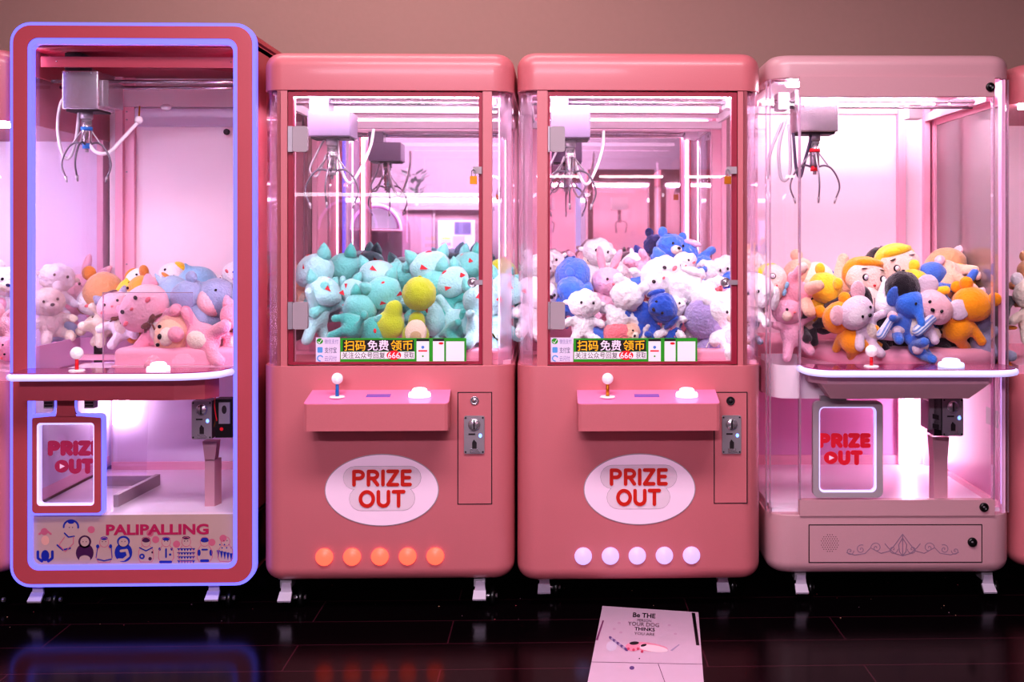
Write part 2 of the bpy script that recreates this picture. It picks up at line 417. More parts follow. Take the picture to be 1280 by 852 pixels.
# ================================================================ cabinet with a hinged glass door (2nd and 3rd)
def door_cabinet(xl, xr, label, lamps, variant):
    mc = Mach('claw_machine', xl, xr, 0, label); R = mc.root; x, z, hw = mc.x, mc.z, mc.hw
    e = (xr - xl) / 315.0                                      # width factor against the first one
    def X(p):
        if variant:
            a = (327, 347, 359.6, 366.5, 598, 603, 614.5, 642); c = (646, 671.4, 684.6, 687.5, 915.7, 923, 934.7, 954)
            for i in range(7):
                if p <= a[i + 1] or i == 6: return x(c[i] + (p - a[i]) / (a[i + 1] - a[i]) * (c[i + 1] - c[i]))
        return x(p)
    zb, zs, zg, zt = z(728), z(457), z(113), z(64)
    b = MB(); b.rbox(-hw, hw, 0, DEP, zb, zs, .07, 0.002, .05, M_PINK, n=8, rback=.01)
    b.build('lower_cabinet', R)
    b = MB(); b.rbox(-hw, hw, 0, DEP, zg, zt, .07, .05, 0.002, M_PINK, n=8, rback=.01); b.build('top_cap', R)
    b = MB()
    b.box(X(347), X(359.6), .004, .034, zs, zg, M_PINK); b.build('door_jamb', R)
    b = MB(); b.box(X(603), X(614.5), .004, .034, zs, zg, M_PINK); b.build('door_jamb', R)
    b = MB(); b.box(X(352), X(366), .036, .05, zs, zg, M_POST); b.build('jamb_lining', R)
    b = MB(); b.box(X(598.5), X(610), .036, .05, zs, zg, M_POST); b.build('jamb_lining', R)
    for q in (X(354), X(607)): light_bar(R, q - .005, q + .005, .05, .056, zs + .05, zg - .02, mat('jamb_led', (255, 255, 255), .5, emit=14, ecol=(255, 224, 246)))
    b = MB(); b.box(-hw + .03, hw - .03, .036, .044, zg - .012, zg, M_POST); b.build('header_lining', R)
    # door frame + pane
    b = MB(); b.frame((X(360.3), X(602.5), z(455.5), z(114.5), .001), (X(366.5), X(598), z(452.5), z(119.5), .001), .008, .03, M_REDD, n=1)
    door = b.build('door', R)
    b = MB(); b.add([(X(366), .018, z(453)), (X(598.5), .018, z(453)), (X(598.5), .018, z(119)), (X(366), .018, z(119))], [(0, 1, 2, 3)], glass('door_glass', (252, 248, 252), .05, haze=.03)); b.build('glass_pane', door)  # whitish haze in the pane imitates a low-contrast veil over the interior
    for (pa, pb) in ((158, 190), (377, 411)):
        b = MB(); b.prism(rrect(X(367), X(385.5), z(pb), z(pa), .008, 4), .01, -.006, M_GREY)
        b.box(X(361), X(366.5), -.004, .012, z(pb), z(pa), M_STEEL); b.box(X(365), X(367.5), -.002, .012, z(pb) + .004, z(pa) - .004, M_DARK)
        b.build('hinge', door)
    b = MB(); b.lathe([(.0165, 0), (.0165, .006), (.012, .008), (.012, .005), (.006, .005), (.006, .01), (.001, .01)], (X(590), .014, z(353)), M_CHROME, (0, -1, 0))
    b.box(X(594), X(603), .002, .01, z(356), z(350), M_STEEL); b.build('cam_lock', door)
    b = MB(); b.box(X(587.5), X(596), -.012, .0, z(230), z(220), M_GOLD)
    b.tube([(X(589.5), -.006, z(221)), (X(589.5), -.006, z(214)), (X(592), -.006, z(211)), (X(594.2), -.006, z(214)), (X(594.2), -.006, z(221))], .0018, M_STEEL)
    b.box(X(591), X(602), -.003, .002, z(217), z(208), M_GREY); b.build('padlock', door)
    # curved corner and side glass
    for s in (-1, 1):
        b = MB(); b.sheet(shell_path(abs(X(347)) if s < 0 else X(614.5), hw, DEP - .02, .06, s), zs, zg, M_GLASS); b.build('corner_glass', R)
        b = MB(); b.sheet([(s * (hw - .052), .02), (s * (hw - .01), .075)], zs, zg, M_ACRY); b.build('glass_joint', R)
    # interior
    b = MB(); b.box(-hw + .005, hw - .005, .735, .76, zs, zg, M_POST); b.build('back_board', R)
    b = MB(); b.add([(-hw + .06, .733, zs), (hw - .055, .733, zs), (hw - .055, .733, zg - .03), (-hw + .06, .733, zg - .03)], [(0, 1, 2, 3)], M_MIRROR); b.build('mirror', R)
    for s in (-1, 1):
        b = MB(); b.box(s * hw - (.006 if s > 0 else -.006) - .018 * (s > 0) , s * hw + .018 * (s < 0) - (.006 if s > 0 else -.006) + 0, .69, .735, zs, zg, M_POST)
        b.box(min(s * (hw - .06), s * (hw - .01)), max(s * (hw - .06), s * (hw - .01)), .715, .73, zs, zg, M_POST); b.build('corner_post', R)
    b = MB(); b.box(-hw + .03, hw - .03, .05, .72, zg - .004, zg + .01, mat('rose_ceiling', (226, 170, 194), .5)); b.build('ceiling_board', R)
    light_bar(R, -hw + .08, hw - .08, .045, .065, zg - .016, zg - .004, M_LED_W)
    light_bar(R, -hw + .08, hw - .08, .42, .44, zg - .02, zg - .004, M_LED_D)
    light_bar(R, -hw + .08, hw - .08, .69, .71, zg - .035, zg - .02, M_LED_D)
    b = MB(); b.box(-hw + .03, hw - .03, .66, .70, mc.zd(160, .66), mc.zd(151, .66), M_WHPINK); b.box(-hw + .03, hw - .03, .64, .66, mc.zd(147, .64), mc.zd(137, .64), M_WHPINK); b.build('ceiling_beam', R)
    # prize platform with chute cut-out front left
    zf = zs + .012
    b = MB(); b.box(-hw + .012, hw - .012, .34, .735, zs - .01, zf, M_CUSH); b.box(X(445), hw - .012, .04, .34, zs - .01, zf, M_CUSH); b.build('prize_platform', R)
    b = MB(); b.rbox(-hw + .02, hw - .02, .36, .73, zf, zf + .035, .02, .012, .004, M_CUSH); b.rbox(X(455), hw - .02, .055, .36, zf, zf + .035, .015, .012, .004, M_CUSH)
    b.rbox(-hw + .03, hw - .03, .5, .73, zf + .03, zf + .12, .03, .03, .004, M_CUSH)
    b.build('foam_cushion', R)
    b = MB()
    b.add([(X(360), .30, zf), (X(422), .30, zf), (X(422), .30, z(378)), (X(360), .30, z(378))], [(0, 1, 2, 3)], M_GLASSM)
    b.add([(X(422), .05, zf), (X(422), .30, zf), (X(422), .30, z(378)), (X(422), .05, z(378))], [(0, 1, 2, 3)], M_GLASSM)
    b.box(X(422) - .002, X(422) + .002, .298, .302, zf, z(378), M_ACRY)
    b.box(X(360), X(422), .299, .301, z(378) - .002, z(378), M_ACRY); b.build('chute_guard', R)
    # gantry
    gantry(mc, R, .14, 128, -hw + .03, hw - .03)
    if variant == 0:
        gx, gy, gz = claw(mc, R, mc.cx - 484.5 + 411, .10, 139, 170, 54, 'white')
    else:
        gx, gy, gz = claw(mc, R, 713, .10, 131, 172, 50, 'white')
    b = MB()
    b.tube([(gx - .03, gy + .03, gz), (gx - .05, gy, gz - .05), (gx - .075, gy, gz - .11), (gx - .05, gy, gz - .13), (gx - .02, gy, gz - .06)], .004, M_CABLE); b.build('coil_cable', R); b = MB()
    b.tube([(gx + .01, gy + .04, gz - .005), (gx + .02, gy + .03, gz - .09), (gx + .055, gy + .02, gz - .155), (gx + .09, gy + .05, gz - .10), (gx + .115, gy + .09, gz - .02), (gx + .12, gy + .12, gz + .04)], .0055, M_WHITE)
    b.tube([(gx - .055, gy, gz + .07), (gx - .06, gy - .02, gz + .04), (gx - .045, gy - .02, gz + .055)], .0028, M_DARK)
    b.build('coil_cable', R)
    # control shelf
    sx0, sx1 = (378.5, 563) if variant == 0 else (395 + 6, 578)
    yb_, yf = 487, 505
    x0, x1 = X(sx0), X(sx1)
    if variant: x0, x1 = x(721), x(901)
    zt_, zb_ = z(488), z(531)
    # front edge stands proud: find depth so that its top edge lands at py 504
    df = -.13
    fx0, fx1, bx0_, bx1_ = (378.5, 560.5, 391, 563.5) if variant == 0 else (722, 900.5, 721, 894.5)
    zB, zF, zL = z(487.5), mc.zd(505, df), mc.zd(538.5, df)
    fa, fb, ba, bb = mc.xd(fx0, df), mc.xd(fx1, df), x(bx0_), x(bx1_)
    b = MB(); pl_ = [(ba, 0), (fa, df + .014), (fa + .003, df + .004), (fa + .012, df), (fb - .012, df), (fb - .003, df + .004), (fb, df + .014), (bb, 0)]
    zt_at = lambda yy: zB + (zF - zB) * yy / df
    b.rings([[(px_, py_, zL) for px_, py_ in pl_], [(px_, py_, zt_at(py_)) for px_, py_ in pl_]], M_PINK, smooth=False); shelf = b.build('control_shelf', R)
    b = MB(); tp = [(px_ * .998, py_ * .985) for px_, py_ in pl_]
    b.rings([[(px_, py_, zt_at(py_)) for px_, py_ in tp], [(px_, py_, zt_at(py_) + .0015) for px_, py_ in tp]], mat('violet_shelf_top', (232, 130, 180), .25, coat=.3), smooth=False); b.build('shelf_top', shelf)
    ztop = zt_at(-.065)
    jx, bx, dx0, dx1 = (421.5, 524.5, 458, 488) if variant == 0 else (759.5, 858.5, 793, 824)
    joystick(shelf, mc.xd(jx, -.07), -.07, ztop + .001, M_BLUEP if variant == 0 else M_GOLD)
    pushbutton(shelf, mc.xd(bx, -.065), -.065, ztop + .001)
    dq = [(mc.xd(dx0, -.06), -.07), (mc.xd(dx1, -.06), -.07), (mc.xd(dx1, -.06), -.045), (mc.xd(dx0, -.06), -.045)]; b = MB(); b.rings([[(a, c, zt_at(c) + .001) for a, c in dq], [(a, c, zt_at(c) + .003) for a, c in dq]], mat('violet_display', (120, 90, 180), .2), smooth=False); b.build('display_window', shelf)
    # coin panel: dark outline groove, lock, acceptor
    cp = (571.5, 615, 490, 631) if variant == 0 else (892.5, 935, 490, 630)
    q0, q1 = x(cp[0]) , x(cp[1])
    b = MB(); b.frame((q0, q1, z(cp[3]), z(cp[2]), .001), (q0 + .003, q1 - .003, z(cp[3]) + .003, z(cp[2]) - .003, .001), -.0008, .002, M_DARK, n=1)
    b.box(q0 + .0035, q1 - .0035, -.002, .002, z(cp[3]) + .0035, z(cp[2]) - .0035, M_PINK); panel = b.build('coin_panel', R)
    lx_ = (593, 500.5) if variant == 0 else (913.5, 501)
    b = MB(); b.lathe([(.014, 0), (.014, .004), (.011, .005), (.011, .003), (.006, .003), (.006, .006), (.001, .006)], (x(lx_[0]), -.002, z(lx_[1])), M_CHROME if variant == 0 else M_DARK, (0, -1, 0)); b.build('cam_lock', panel)
    ca = (580, 605.5, 519.5, 567) if variant == 0 else (902.5, 926.5, 519, 567)
    coin_acceptor(panel, x(ca[0]), x(ca[1]), z(ca[3]), z(ca[2]), -.0022)
    # oval prize flap
    oc = (477.5, 612, 70, 44) if variant == 0 else (799.5, 611, 69, 43.5)
    ox, oz, orx, orz = x(oc[0]), z(oc[1]), oc[2] / mc.s, oc[3] / mc.s
    b = MB(); b.prism([(ox + (orx + .003) * math.cos(a), oz + (orz + .003) * math.sin(a)) for a in [2 * PI * k / 64 for k in range(64)]], .001, -.002, M_GREY)
    b.prism([(ox + orx * math.cos(a), oz + orz * math.sin(a)) for a in [2 * PI * k / 64 for k in range(64)]], -.002, -.0035, M_SIGN)
    flap = b.build('prize_flap', R)
    ww, hh = ((441, 515, 586, 607), (449, 507, 611.5, 633.5)) if variant == 0 else ((762, 834.5, 584.5, 606), (770, 826, 610, 631.5))
    b = MB()
    for g, r in ((.0168, M_GREY), (.0158, mat('sticker_border', (236, 205, 222), .4))):
        for wd in (ww, hh): b.stroke([(x(wd[0]) + .008, z((wd[2] + wd[3]) / 2)), (x(wd[1]) - .008, z((wd[2] + wd[3]) / 2))], (wd[3] - wd[2]) / mc.s + 2 * g - .012, -.0035 - (.0009 if r != M_GREY else 0), r, thick=.0004)
    b.build('sticker', flap)
    b = MB(); stroke_word(b, 'PRIZE', x(ww[0]), x(ww[1]), z(ww[3]), z(ww[2]), 4.4 / mc.s, -.0056, M_RTXT, gap=.34)
    stroke_word(b, 'OUT', x(hh[0]), x(hh[1]), z(hh[3]), z(hh[2]), 4.4 / mc.s, -.0056, M_RTXT, gap=.33); b.build('lettering', flap)
    # round lamps
    lamp_px = (406, 440.5, 475, 509.5, 544) if variant == 0 else (729, 763, 796.5, 830.5, 864.5)
    for lp in lamp_px:
        b = MB(); b.lathe([(.0285, 0), (.0285, .004), (.026, .008), (.0001, .0115)], (x(lp), 0, z(695 if variant == 0 else 694)), lamps, (0, -1, 0), n=32); b.build('round_lamp', R)
    # pay banner stuck on the glass
    bx0, bx1, bz0, bz1 = (424.5, 582, 453.3, 423) if variant == 0 else (717, 872.5, 453.3, 423)
    u = lambda t: x(bx0 + (bx1 - bx0) * t); v = lambda t: z(bz0 + (bz1 - bz0) * t)
    GR = mat('banner_green', (40, 158, 30), .4); YB = mat('banner_black', (16, 16, 8), .5); OY = mat('banner_yellow', (255, 188, 10), .5, emit=.1)
    b = MB(); y0 = .016
    b.box(x(bx0), x(bx1), y0 - .001, y0, z(bz0), z(bz1), GR)
    b.poly([(u(.02), v(.46)), (u(.585), v(.46)), (u(.585), v(.93)), (u(.02), v(.93))], y0 - .0014, YB)
    b.poly([(u(.005), v(.14)), (u(.59), v(.14)), (u(.59), v(.44)), (u(.005), v(.44))], y0 - .0014, M_WHITE)
    for (a0, a1) in ((.605, .705), (.735, .825), (.84, .985)):
        b.poly([(u(a0), v(.04)), (u(a1), v(.04)), (u(a1), v(.96 if a1 < .9 else .86)), (u(a0), v(.96 if a1 < .9 else .86))], y0 - .0014, M_WHITE)
    for (a0, a1) in ((.605, .705), (.735, .825)): b.poly([(u(a0), v(.87)), (u(a1), v(.87)), (u(a1), v(.97)), (u(a0), v(.97))], y0 - .0016, YB)
    b.disc(u(.655), v(.62), .005, .005, y0 - .0017, mat('icon_blue', (70, 130, 210)))
    b.disc(u(.655), v(.25), .003, .003, y0 - .0017, GR)
    b.poly([(u(.62), v(.44)), (u(.69), v(.44)), (u(.69), v(.5)), (u(.62), v(.5))], y0 - .0017, M_REDP)
    b.disc(u(.80), v(.78), .008, .004, y0 - .0017, M_REDP)
    b.disc(u(.425), v(.29), .024, .0155, y0 - .0017, M_REDP, n=16)
    ban = b.build('banner', door)
    text('扫码', u(.03), u(.2), v(.48), v(.92), y0 - .0016, OY, 'banner_writing', ban, .012, .0003)
    text('免费', u(.215), u(.385), v(.48), v(.92), y0 - .0016, mat('banner_pinkwhite', (255, 225, 250), .5, emit=.1), 'banner_writing', ban, .012, .0003)
    text('领币', u(.4), u(.575), v(.48), v(.92), y0 - .0016, OY, 'banner_writing', ban, .012, .0003)
    text('关注公众号回复', u(.015), u(.355), v(.17), v(.42), y0 - .0016, YB, 'banner_writing', ban, .0, .0003)
    text('666', u(.378), u(.472), v(.16), v(.42), y0 - .0019, M_WHITE, 'banner_writing', ban, .012, .0003)
    text('获取', u(.505), u(.585), v(.17), v(.42), y0 - .0016, YB, 'banner_writing', ban, .0, .0003)
    # payment sticker
    p0, p1 = (394, 424) if variant == 0 else (688.5, 716.5)
    b = MB(); b.box(x(p0), x(p1), y0 - .001, y0, z(453.3), z(422), mat('sticker_lilac', (232, 214, 240), .5))
    b.disc(x(p0 + 5), z(426.5), .0105, .0095, y0 - .0013, GR); b.stroke([(x(p0 + 2.5), z(427)), (x(p0 + 4.5), z(429)), (x(p0 + 7.5), z(424.5))], .002, y0 - .0014, M_WHITE, .0002)
    BL = mat('icon_sky', (90, 160, 225), .5)
    b.poly(rrect(x(p0 + 2), x(p0 + 8.5), z(441), z(434), .003, 3), y0 - .0013, BL)
    b.stroke([(x(p0 + 5.5) + .009 * math.cos(math.radians(a)), z(448) + .009 * math.sin(math.radians(a))) for a in range(30, 300, 30)], .004, y0 - .0013, BL, .0002)
    st = b.build('payment_sticker', door)
    MU = mat('faded_violet', (150, 130, 185), .5)
    text('微信支付', x(p0 + 11), x(p1 - 2), z(430), z(424), y0 - .0012, MU, 'sticker_writing', st, 0, .0003)
    text('支付宝', x(p0 + 11), x(p1 - 4), z(441.5), z(434), y0 - .0012, mat('dark_violet', (70, 60, 110), .5), 'sticker_writing', st, 0, .0003)
    text('云闪付', x(p0 + 11), x(p1 - 4), z(451.5), z(445), y0 - .0012, MU, 'sticker_writing', st, 0, .0003)
    # casters
    for px_ in ((362, 601) if variant == 0 else (680, 905)):
        caster(R, mc.xd(px_, .09), .09 if variant == 0 else .17, zb)
        caster(R, mc.xd(px_, .09), .66, zb)
    return mc

# ================================================================ tall cabinet with an LED-edged frame (1st)
def tall_cabinet():
    mc = Mach('claw_machine', 14, 318, 0, 'tall red claw machine with glowing blue violet frame, leftmost full machine'); R = mc.root; x, z, hw = mc.x, mc.z, mc.hw
    zb, zt = z(733), z(28)
    O = (-hw, hw, zb, zt, .065); y0 = .0
    b = MB(); b.frame((O[0] + .011, O[1] - .011, O[2] + .011, O[3] - .011, .056), (x(35.5), x(295.5), z(712), z(47.5), .035), y0, .05, M_RED)
    b.build('front_frame', R)
    b = MB(); b.frame(O, (O[0] + .011, O[1] - .011, O[2] + .011, O[3] - .011, .056), y0 + .004, .03, M_LED_B); b.build('outer_led_strip', R)
    b = MB(); b.frame((x(35.5), x(295.5), z(712), z(47.5), .035), (x(40.5), x(290), z(706.5), z(54.5), .025), y0 + .004, .03, M_LED_B); b.build('inner_led_strip', R)
    # body shell: side walls, top, base
    X0, X1 = -hw + .02, hw - .015
    b = MB(); b.box(X1 - .012, X1, .05, DEP, zb + .03, zt - .03, M_RED); b.build('side_panel', R)
    b = MB(); b.rbox(X0, X1, .03, DEP, zt - .075, zt - .01, .02, .05, 0, M_REDD, rback=.01); b.build('top_panel', R)
    b = MB(); b.rbox(X0, X1, .03, DEP, zb + .012, z(650), .02, 0, .03, M_RED, rback=.01); b.build('base_panel', R)
    b = MB(); b.box(X0, X0 + .02, .03, .06, z(640), zt - .06, M_RED); b.build('front_pillar', R)
    # left glass with frame bars
    b = MB(); b.box(X0, X0 + .004, .05, .72, z(640), z(478), M_LAV); b.build('side_board', R)
    b = MB(); b.add([(X0 + .002, .06, z(478)), (X0 + .002, .70, z(478)), (X0 + .002, .70, zt - .16), (X0 + .002, .06, zt - .16)], [(0, 1, 2, 3)], glass('misty_glass', (248, 244, 255), .05, haze=.12, hcol=(240, 230, 255))); b.build('side_glass', R)
    b = MB(); b.add([(x(38), .03, z(708)), (x(292), .03, z(708)), (x(292), .03, z(52)), (x(38), .03, z(52))], [(0, 1, 2, 3)], M_GLASS); b.build('front_glass', R)
    YB_ = .70
    bz = lambda py: mc.zd(py, YB_)
    bxx = lambda px: mc.xd(px, YB_)
    b = MB(); b.box(X0, X1, YB_ + .01, YB_ + .03, z(640), zt - .07, M_WHPINK); b.build('back_board', R)
    b = MB(); b.box(bxx(148), bxx(157), YB_ - .03, YB_ + .01, z(470), zt - .07, M_POST); b.box(bxx(157), bxx(169), YB_ - .01, YB_ + .01, z(470), zt - .07, M_POST)
    for py in (140, 150, 215, 330): b.cyl((bxx(160), YB_ - .011, bz(py)), (bxx(160), YB_ - .014, bz(py)), .003, m=M_STEEL, n=8)
    b.build('corner_post', R)
    b = MB(); b.box(X0, X1, YB_ - .02, YB_ + .01, bz(134), bz(112), M_WHPINK); b.box(bxx(170), X1, YB_ - .012, YB_ + .01, bz(158), bz(136), M_LAV); b.build('upper_rail', R)
    b = MB(); b.lathe([(.012, 0), (.012, .008), (.006, .012), (.001, .012)], (bxx(285), YB_ - .012, bz(165)), M_DARK, (0, -1, 0)); b.build('cam_lock', R)
    b = MB(); b.box(X0, X0 + .006, .06, YB_, z(640), z(625), M_POST); b.build('side_rail', R)
    b = MB(); b.box(X0, X0 + .01, .06, YB_, zt - .16, zt - .07, M_RED); b.build('side_rail', R)
    # ceiling with bar
    zc = zt - .056
    b = MB(); b.box(X0, X1, .05, YB_, zc, zc + .01, mat('mottled_ceiling', (224, 120, 154), .4, var=.5, bscale=14, emit=.12, ecol=(230, 110, 150))); b.build('ceiling_board', R)  # faint pink emission added so the board reads brighter
    b = MB(); b.box(x(40), x(292), .066, .076, mc.zd(83, .05), mc.zd(70, .05), M_RED)
    for px_ in (60, 280): b.lathe([(.003, 0), (.0001, .002)], (x(px_), .066, mc.zd(76, .05)), M_CHROME, (0, -1, 0), n=8)
    b.build('cross_bar', R)
    light_bar(R, X0 + .05, X1 - .03, .053, .06, z(52), z(42), mat('tall_led', (255, 255, 255), .5, emit=120, ecol=(240, 226, 255)))
    for q0, q1 in ((X0 + .022, X0 + .03), (X1 - .026, X1 - .018)): light_bar(R, q0, q1, .052, .06, z(450), z(60), mat('hidden_side_glow', (255, 255, 255), .5, emit=26, ecol=(236, 226, 255)))  # hidden glowing strips added to light the left wall and back
    b = MB(); zr = mc.zd(102, .2)
    for dy, dz in ((.2, 0), (.26, -.012)): b.cyl((X0 + .02, dy, zr + dz), (X1 - .02, dy, zr + dz), .006, m=M_CHROME, n=12)
    b.build('gantry_rod', R)
    b = MB(); b.rbox(x(60), x(82), .12, .2, z(116), z(58), .004, .002, .002, M_DARK); b.build('gantry_bracket', R)
    gx, gy, gz = claw(mc, R, 100, .10, 88, 136, 46, 'chrome', collar=M_BLUEP, spread=.9)
    b = MB(); w = .06; b.box(gx + .062, gx + .085, .12, .24, gz + .012, gz + .1, M_CHROME); b.build('motor_plate', R)
    b = MB()
    b.tube([(gx - .05, gy, gz + .06), (gx - .085, gy, gz + .03), (gx - .098, gy, gz - .06), (gx - .08, gy, gz - .15), (gx - .055, gy, gz - .155), (gx - .035, gy, gz - .09), (gx - .03, gy + .01, gz)], .0055, M_CABLE)
    b.tube([(gx + .0, gy, gz - .1), (gx + .03, gy, gz - .14), (gx + .07, gy + .01, gz - .14), (gx + .10, gy + .05, gz - .09), (gx + .13, gy + .1, gz - .03)], .0065, M_WHITE)
    b.ell((gx + .135, gy + .1, gz - .02), .014, M_WHITE); b.tube([(gx + .135, gy + .1, gz - .02), (gx + .13, gy + .12, gz + .03)], .003, M_GOLD)
    b.ell((gx + .155, gy + .3, gz + .05), (.02, .012, .012), M_WHITE)
    b.build('coil_cable', R)
    # platform and chute
    zp = z(467) + .02
    xp = mc.xd(150, .12)
    b = MB(); b.box(X0 + .02, X1 - .012, .38, YB_, zp - .02, zp, M_POST); b.box(xp, X1 - .012, .05, .38, zp - .02, zp, M_POST)
    b.build('prize_platform', R)
    b = MB(); b.rbox(xp, X1 - .02, .07, YB_ - .02, zp, zp + .055, .01, .02, .002, M_CUSH); b.rbox(X0 + .12, xp, .42, YB_ - .02, zp, zp + .075, .01, .02, .002, M_CUSH); b.build('foam_cushion', R)
    b = MB(); b.box(X0 + .014, X0 + .022, .06, .42, zp - .03, zp + .06, mat('lilac_board', (200, 150, 190), .5)); b.box(X0 + .02, xp, .41, .42, zp - .03, zp + .06, mat('lilac_board')); b.box(mc.xd(118, .4), mc.xd(128, .4), .395, .41, zp - .03, zp + .03, M_BLACK); b.build('chute_wall', R)
    b = MB(); gxx = mc.xd(129, .1); zt2 = mc.zd(365, .1)
    b.add([(gxx, .1, zp - .02), (xp + .25, .1, zp - .02), (xp + .25, .1, zt2), (gxx, .1, zt2)], [(0, 1, 2, 3)], M_GLASSM); b.box(gxx - .002, gxx + .002, .098, .102, zp - .02, zt2, M_ACRY); b.box(gxx, xp + .25, .099, .101, zt2 - .003, zt2, M_ACRY)
    b.build('chute_guard', R)
    # lower compartment
    zfl = z(645)
    b = MB(); b.box(X0, X1, .05, YB_, zfl - .01, zfl, mat('pale_floor', (240, 226, 240), .3)); b.build('compartment_floor', R)
    b = MB(); b.box(X0 + .02, X1 - .012, YB_ - .01, YB_ + .008, zfl, zp - .03, M_LAV); b.box(X0 + .02, X1 - .012, YB_ - .02, YB_, zfl + .0, zfl + .03, M_POST); b.build('compartment_back', R)
    light_bar(R, bxx(148), bxx(153), YB_ - .05, YB_ - .04, z(575), z(500), M_LED_C)
    light_bar(R, bxx(163), bxx(167), YB_ - .05, YB_ - .04, z(575), z(500), M_LED_C)
    b = MB(); xs0 = mc.xd(120, .35)
    b.box(xs0, mc.xd(198, .42), .42, .43, zfl, zfl + .035, M_GREY); b.slab([(mc.xd(148, .16), .12), (mc.xd(150, .16) + .01, .12), (mc.xd(199, .42), .43), (mc.xd(197, .42) - .01, .43)], zfl, zfl + .04, M_GREY); b.build('chute_divider', R)
    b = MB(); b.add([(mc.xd(183, .3), .3, mc.zd(600, .3)), (xs0, .3, mc.zd(600, .3)), (xs0, .3, zp - .05), (mc.xd(187, .3), .3, zp - .05)], [(0, 1, 2, 3)], M_GLASSM); b.build('chute_glass', R)
    b = MB(); b.slab([(xs0 - .05, .15), (mc.xd(187, .3), .15), (mc.xd(170, .4), .38), (xs0 - .05, .38)], zp - .13, zp - .03, M_WHPINK); b.build('chute_hopper', R)
    # coin post + two acceptors
    b = MB(); yp = .12; a0, a1 = mc.xd(256, yp), mc.xd(272, yp)
    b.slab([(a0, yp), (a1 - .01, yp), (a1, yp + .04), (a0 + .01, yp + .04)], zfl, mc.zd(575, yp), M_PALE)
    b.prism([(mc.xd(253, yp), mc.zd(552, yp)), (a0, mc.zd(576, yp)), (a1 - .01, mc.zd(576, yp)), (mc.xd(271, yp), mc.zd(552, yp))], yp, yp + .04, M_PALE); b.build('coin_post', R)
    b = MB(); b.box(x(234), x(258), .05, .11, z(552), z(504), M_BLACK); b.box(x(262), x(283), .05, .1, z(551), z(502), M_BLACK); cb = b.build('coin_box', R)
    coin_acceptor(cb, x(233), x(258), z(552.5), z(504), .05)
    b = MB(); b.box(x(267), x(281), .044, .05, z(533), z(506), M_STEEL); b.disc(x(274), z(515), .008, .014, .043, M_DARK); b.disc(x(270), z(540), .006, .006, .0485, M_REDP); b.build('bill_slot', cb)
    b = MB(); b.tube([(x(260), .06, z(494)), (x(260), .07, z(506)), (x(263), .06, z(520)), (x(259), .06, z(538))], .002, M_GOLD); b.tube([(x(262), .06, z(494)), (x(261), .05, z(510)), (x(264), .05, z(530))], .002, M_REDP); b.build('wires', cb)
    # prize door
    b = MB(); b.frame((x(42.5), x(127), z(640), z(519.5), .012), (x(48), x(119), z(631), z(527.5), .012), -.004, .02, M_RED)
    b.prism([(x(71), z(520)), (x(97), z(520)), (x(95), z(514)), (x(95), z(498)), (x(73), z(498)), (x(73), z(514))], -.004, .02, M_RED)
    pd = b.build('prize_door', R)
    b = MB(); b.frame((x(40.5), x(130.5), z(643), z(517), .014), (x(42.5), x(127.5), z(640), z(519.5), .012), -.002, .02, M_LED_B)
    b.frame((x(47.5), x(119.5), z(631.5), z(527), .013), (x(50.5), x(117.5), z(629), z(530), .011), -.002, .02, M_LED_P)
    b.stroke([(x(41.5), z(520)), (x(64), z(518)), (x(70), z(514)), (x(71.5), z(507)), (x(71.5), z(498))], .008, -.002, M_LED_B)
    b.stroke([(x(129), z(520)), (x(104), z(518)), (x(98), z(514)), (x(96.5), z(507)), (x(96.5), z(498))], .008, -.002, M_LED_B); b.build('led_outline', pd)
    b = MB(); b.add([(x(50), .008, z(630)), (x(118), .008, z(630)), (x(118), .008, z(529)), (x(50), .008, z(529))], [(0, 1, 2, 3)], M_GLASSM); b.build('glass_pane', pd)
    b = MB(); stroke_word(b, 'PRIZE', x(60), x(127), z(569.5), z(550.5), 6.2 / mc.s, .0075, M_MTXT, gap=.42)
    stroke_word(b, 'OUT', x(68), x(117), z(592), z(573), 6.2 / mc.s, .0075, M_MTXT, gap=.42, play=True)
    # the flap frame hides what lies beyond its edge
    b.build('lettering', pd)
    for px_ in (62, 112):
        b = MB(); b.box(x(px_ - 6), x(px_ + 6), .0, .03, z(510), z(496), M_STEEL)
        for k in range(3): b.box(x(px_ - 5), x(px_ + 5), -.001, 0, z(508 - k * 4), z(506 - k * 4), M_DARK)
        b.build('hinge', pd)
    # decorated lower panel
    LB = mat('beige_film', (184, 148, 146), .5, emit=.03, var=.1, bscale=12); NV = mat('navy_print', (22, 38, 150), .5); MG = mat('magenta_print', (176, 24, 84), .5); PU = mat('plum_print', (70, 16, 70), .5); RO = mat('rose_print', (196, 96, 124), .5)
    b = MB(); yq = .016
    b.box(x(40), x(290), yq, yq + .004, z(707), z(645), LB)
    b.box(x(40), x(290), yq + .004, .05, z(648), z(645), M_WHPINK); lp = b.build('decorated_panel', R)
    text('PALIPALLING', x(130.5), x(258), z(670), z(656.5), yq - .0008, MG, 'lettering', lp, .035)
    b = MB(); Y1, Y2, Y3 = yq - .0004, yq - .0007, yq - .001
    def D_(cx, cy, rx, ry, m, yy=Y1): b.disc(x(cx), z(cy), rx / mc.s, ry / mc.s, yy, m, n=20)
    def S_(pts, w, m, yy=Y2): b.stroke([(x(a), z(c)) for a, c in pts], w / mc.s, yy, m, .0002)
    for cx, cy in ((54, 665), (112, 663), (185, 668), (192, 676), (262, 680), (218, 682), (276, 675)): D_(cx, cy, 4.5, 4.5, RO)
    for cx, yb in ((55, 704), (104, 704), (128, 704), (152, 704), (180, 704), (205, 704), (230, 704), (253, 704), (279, 704)):
        pass
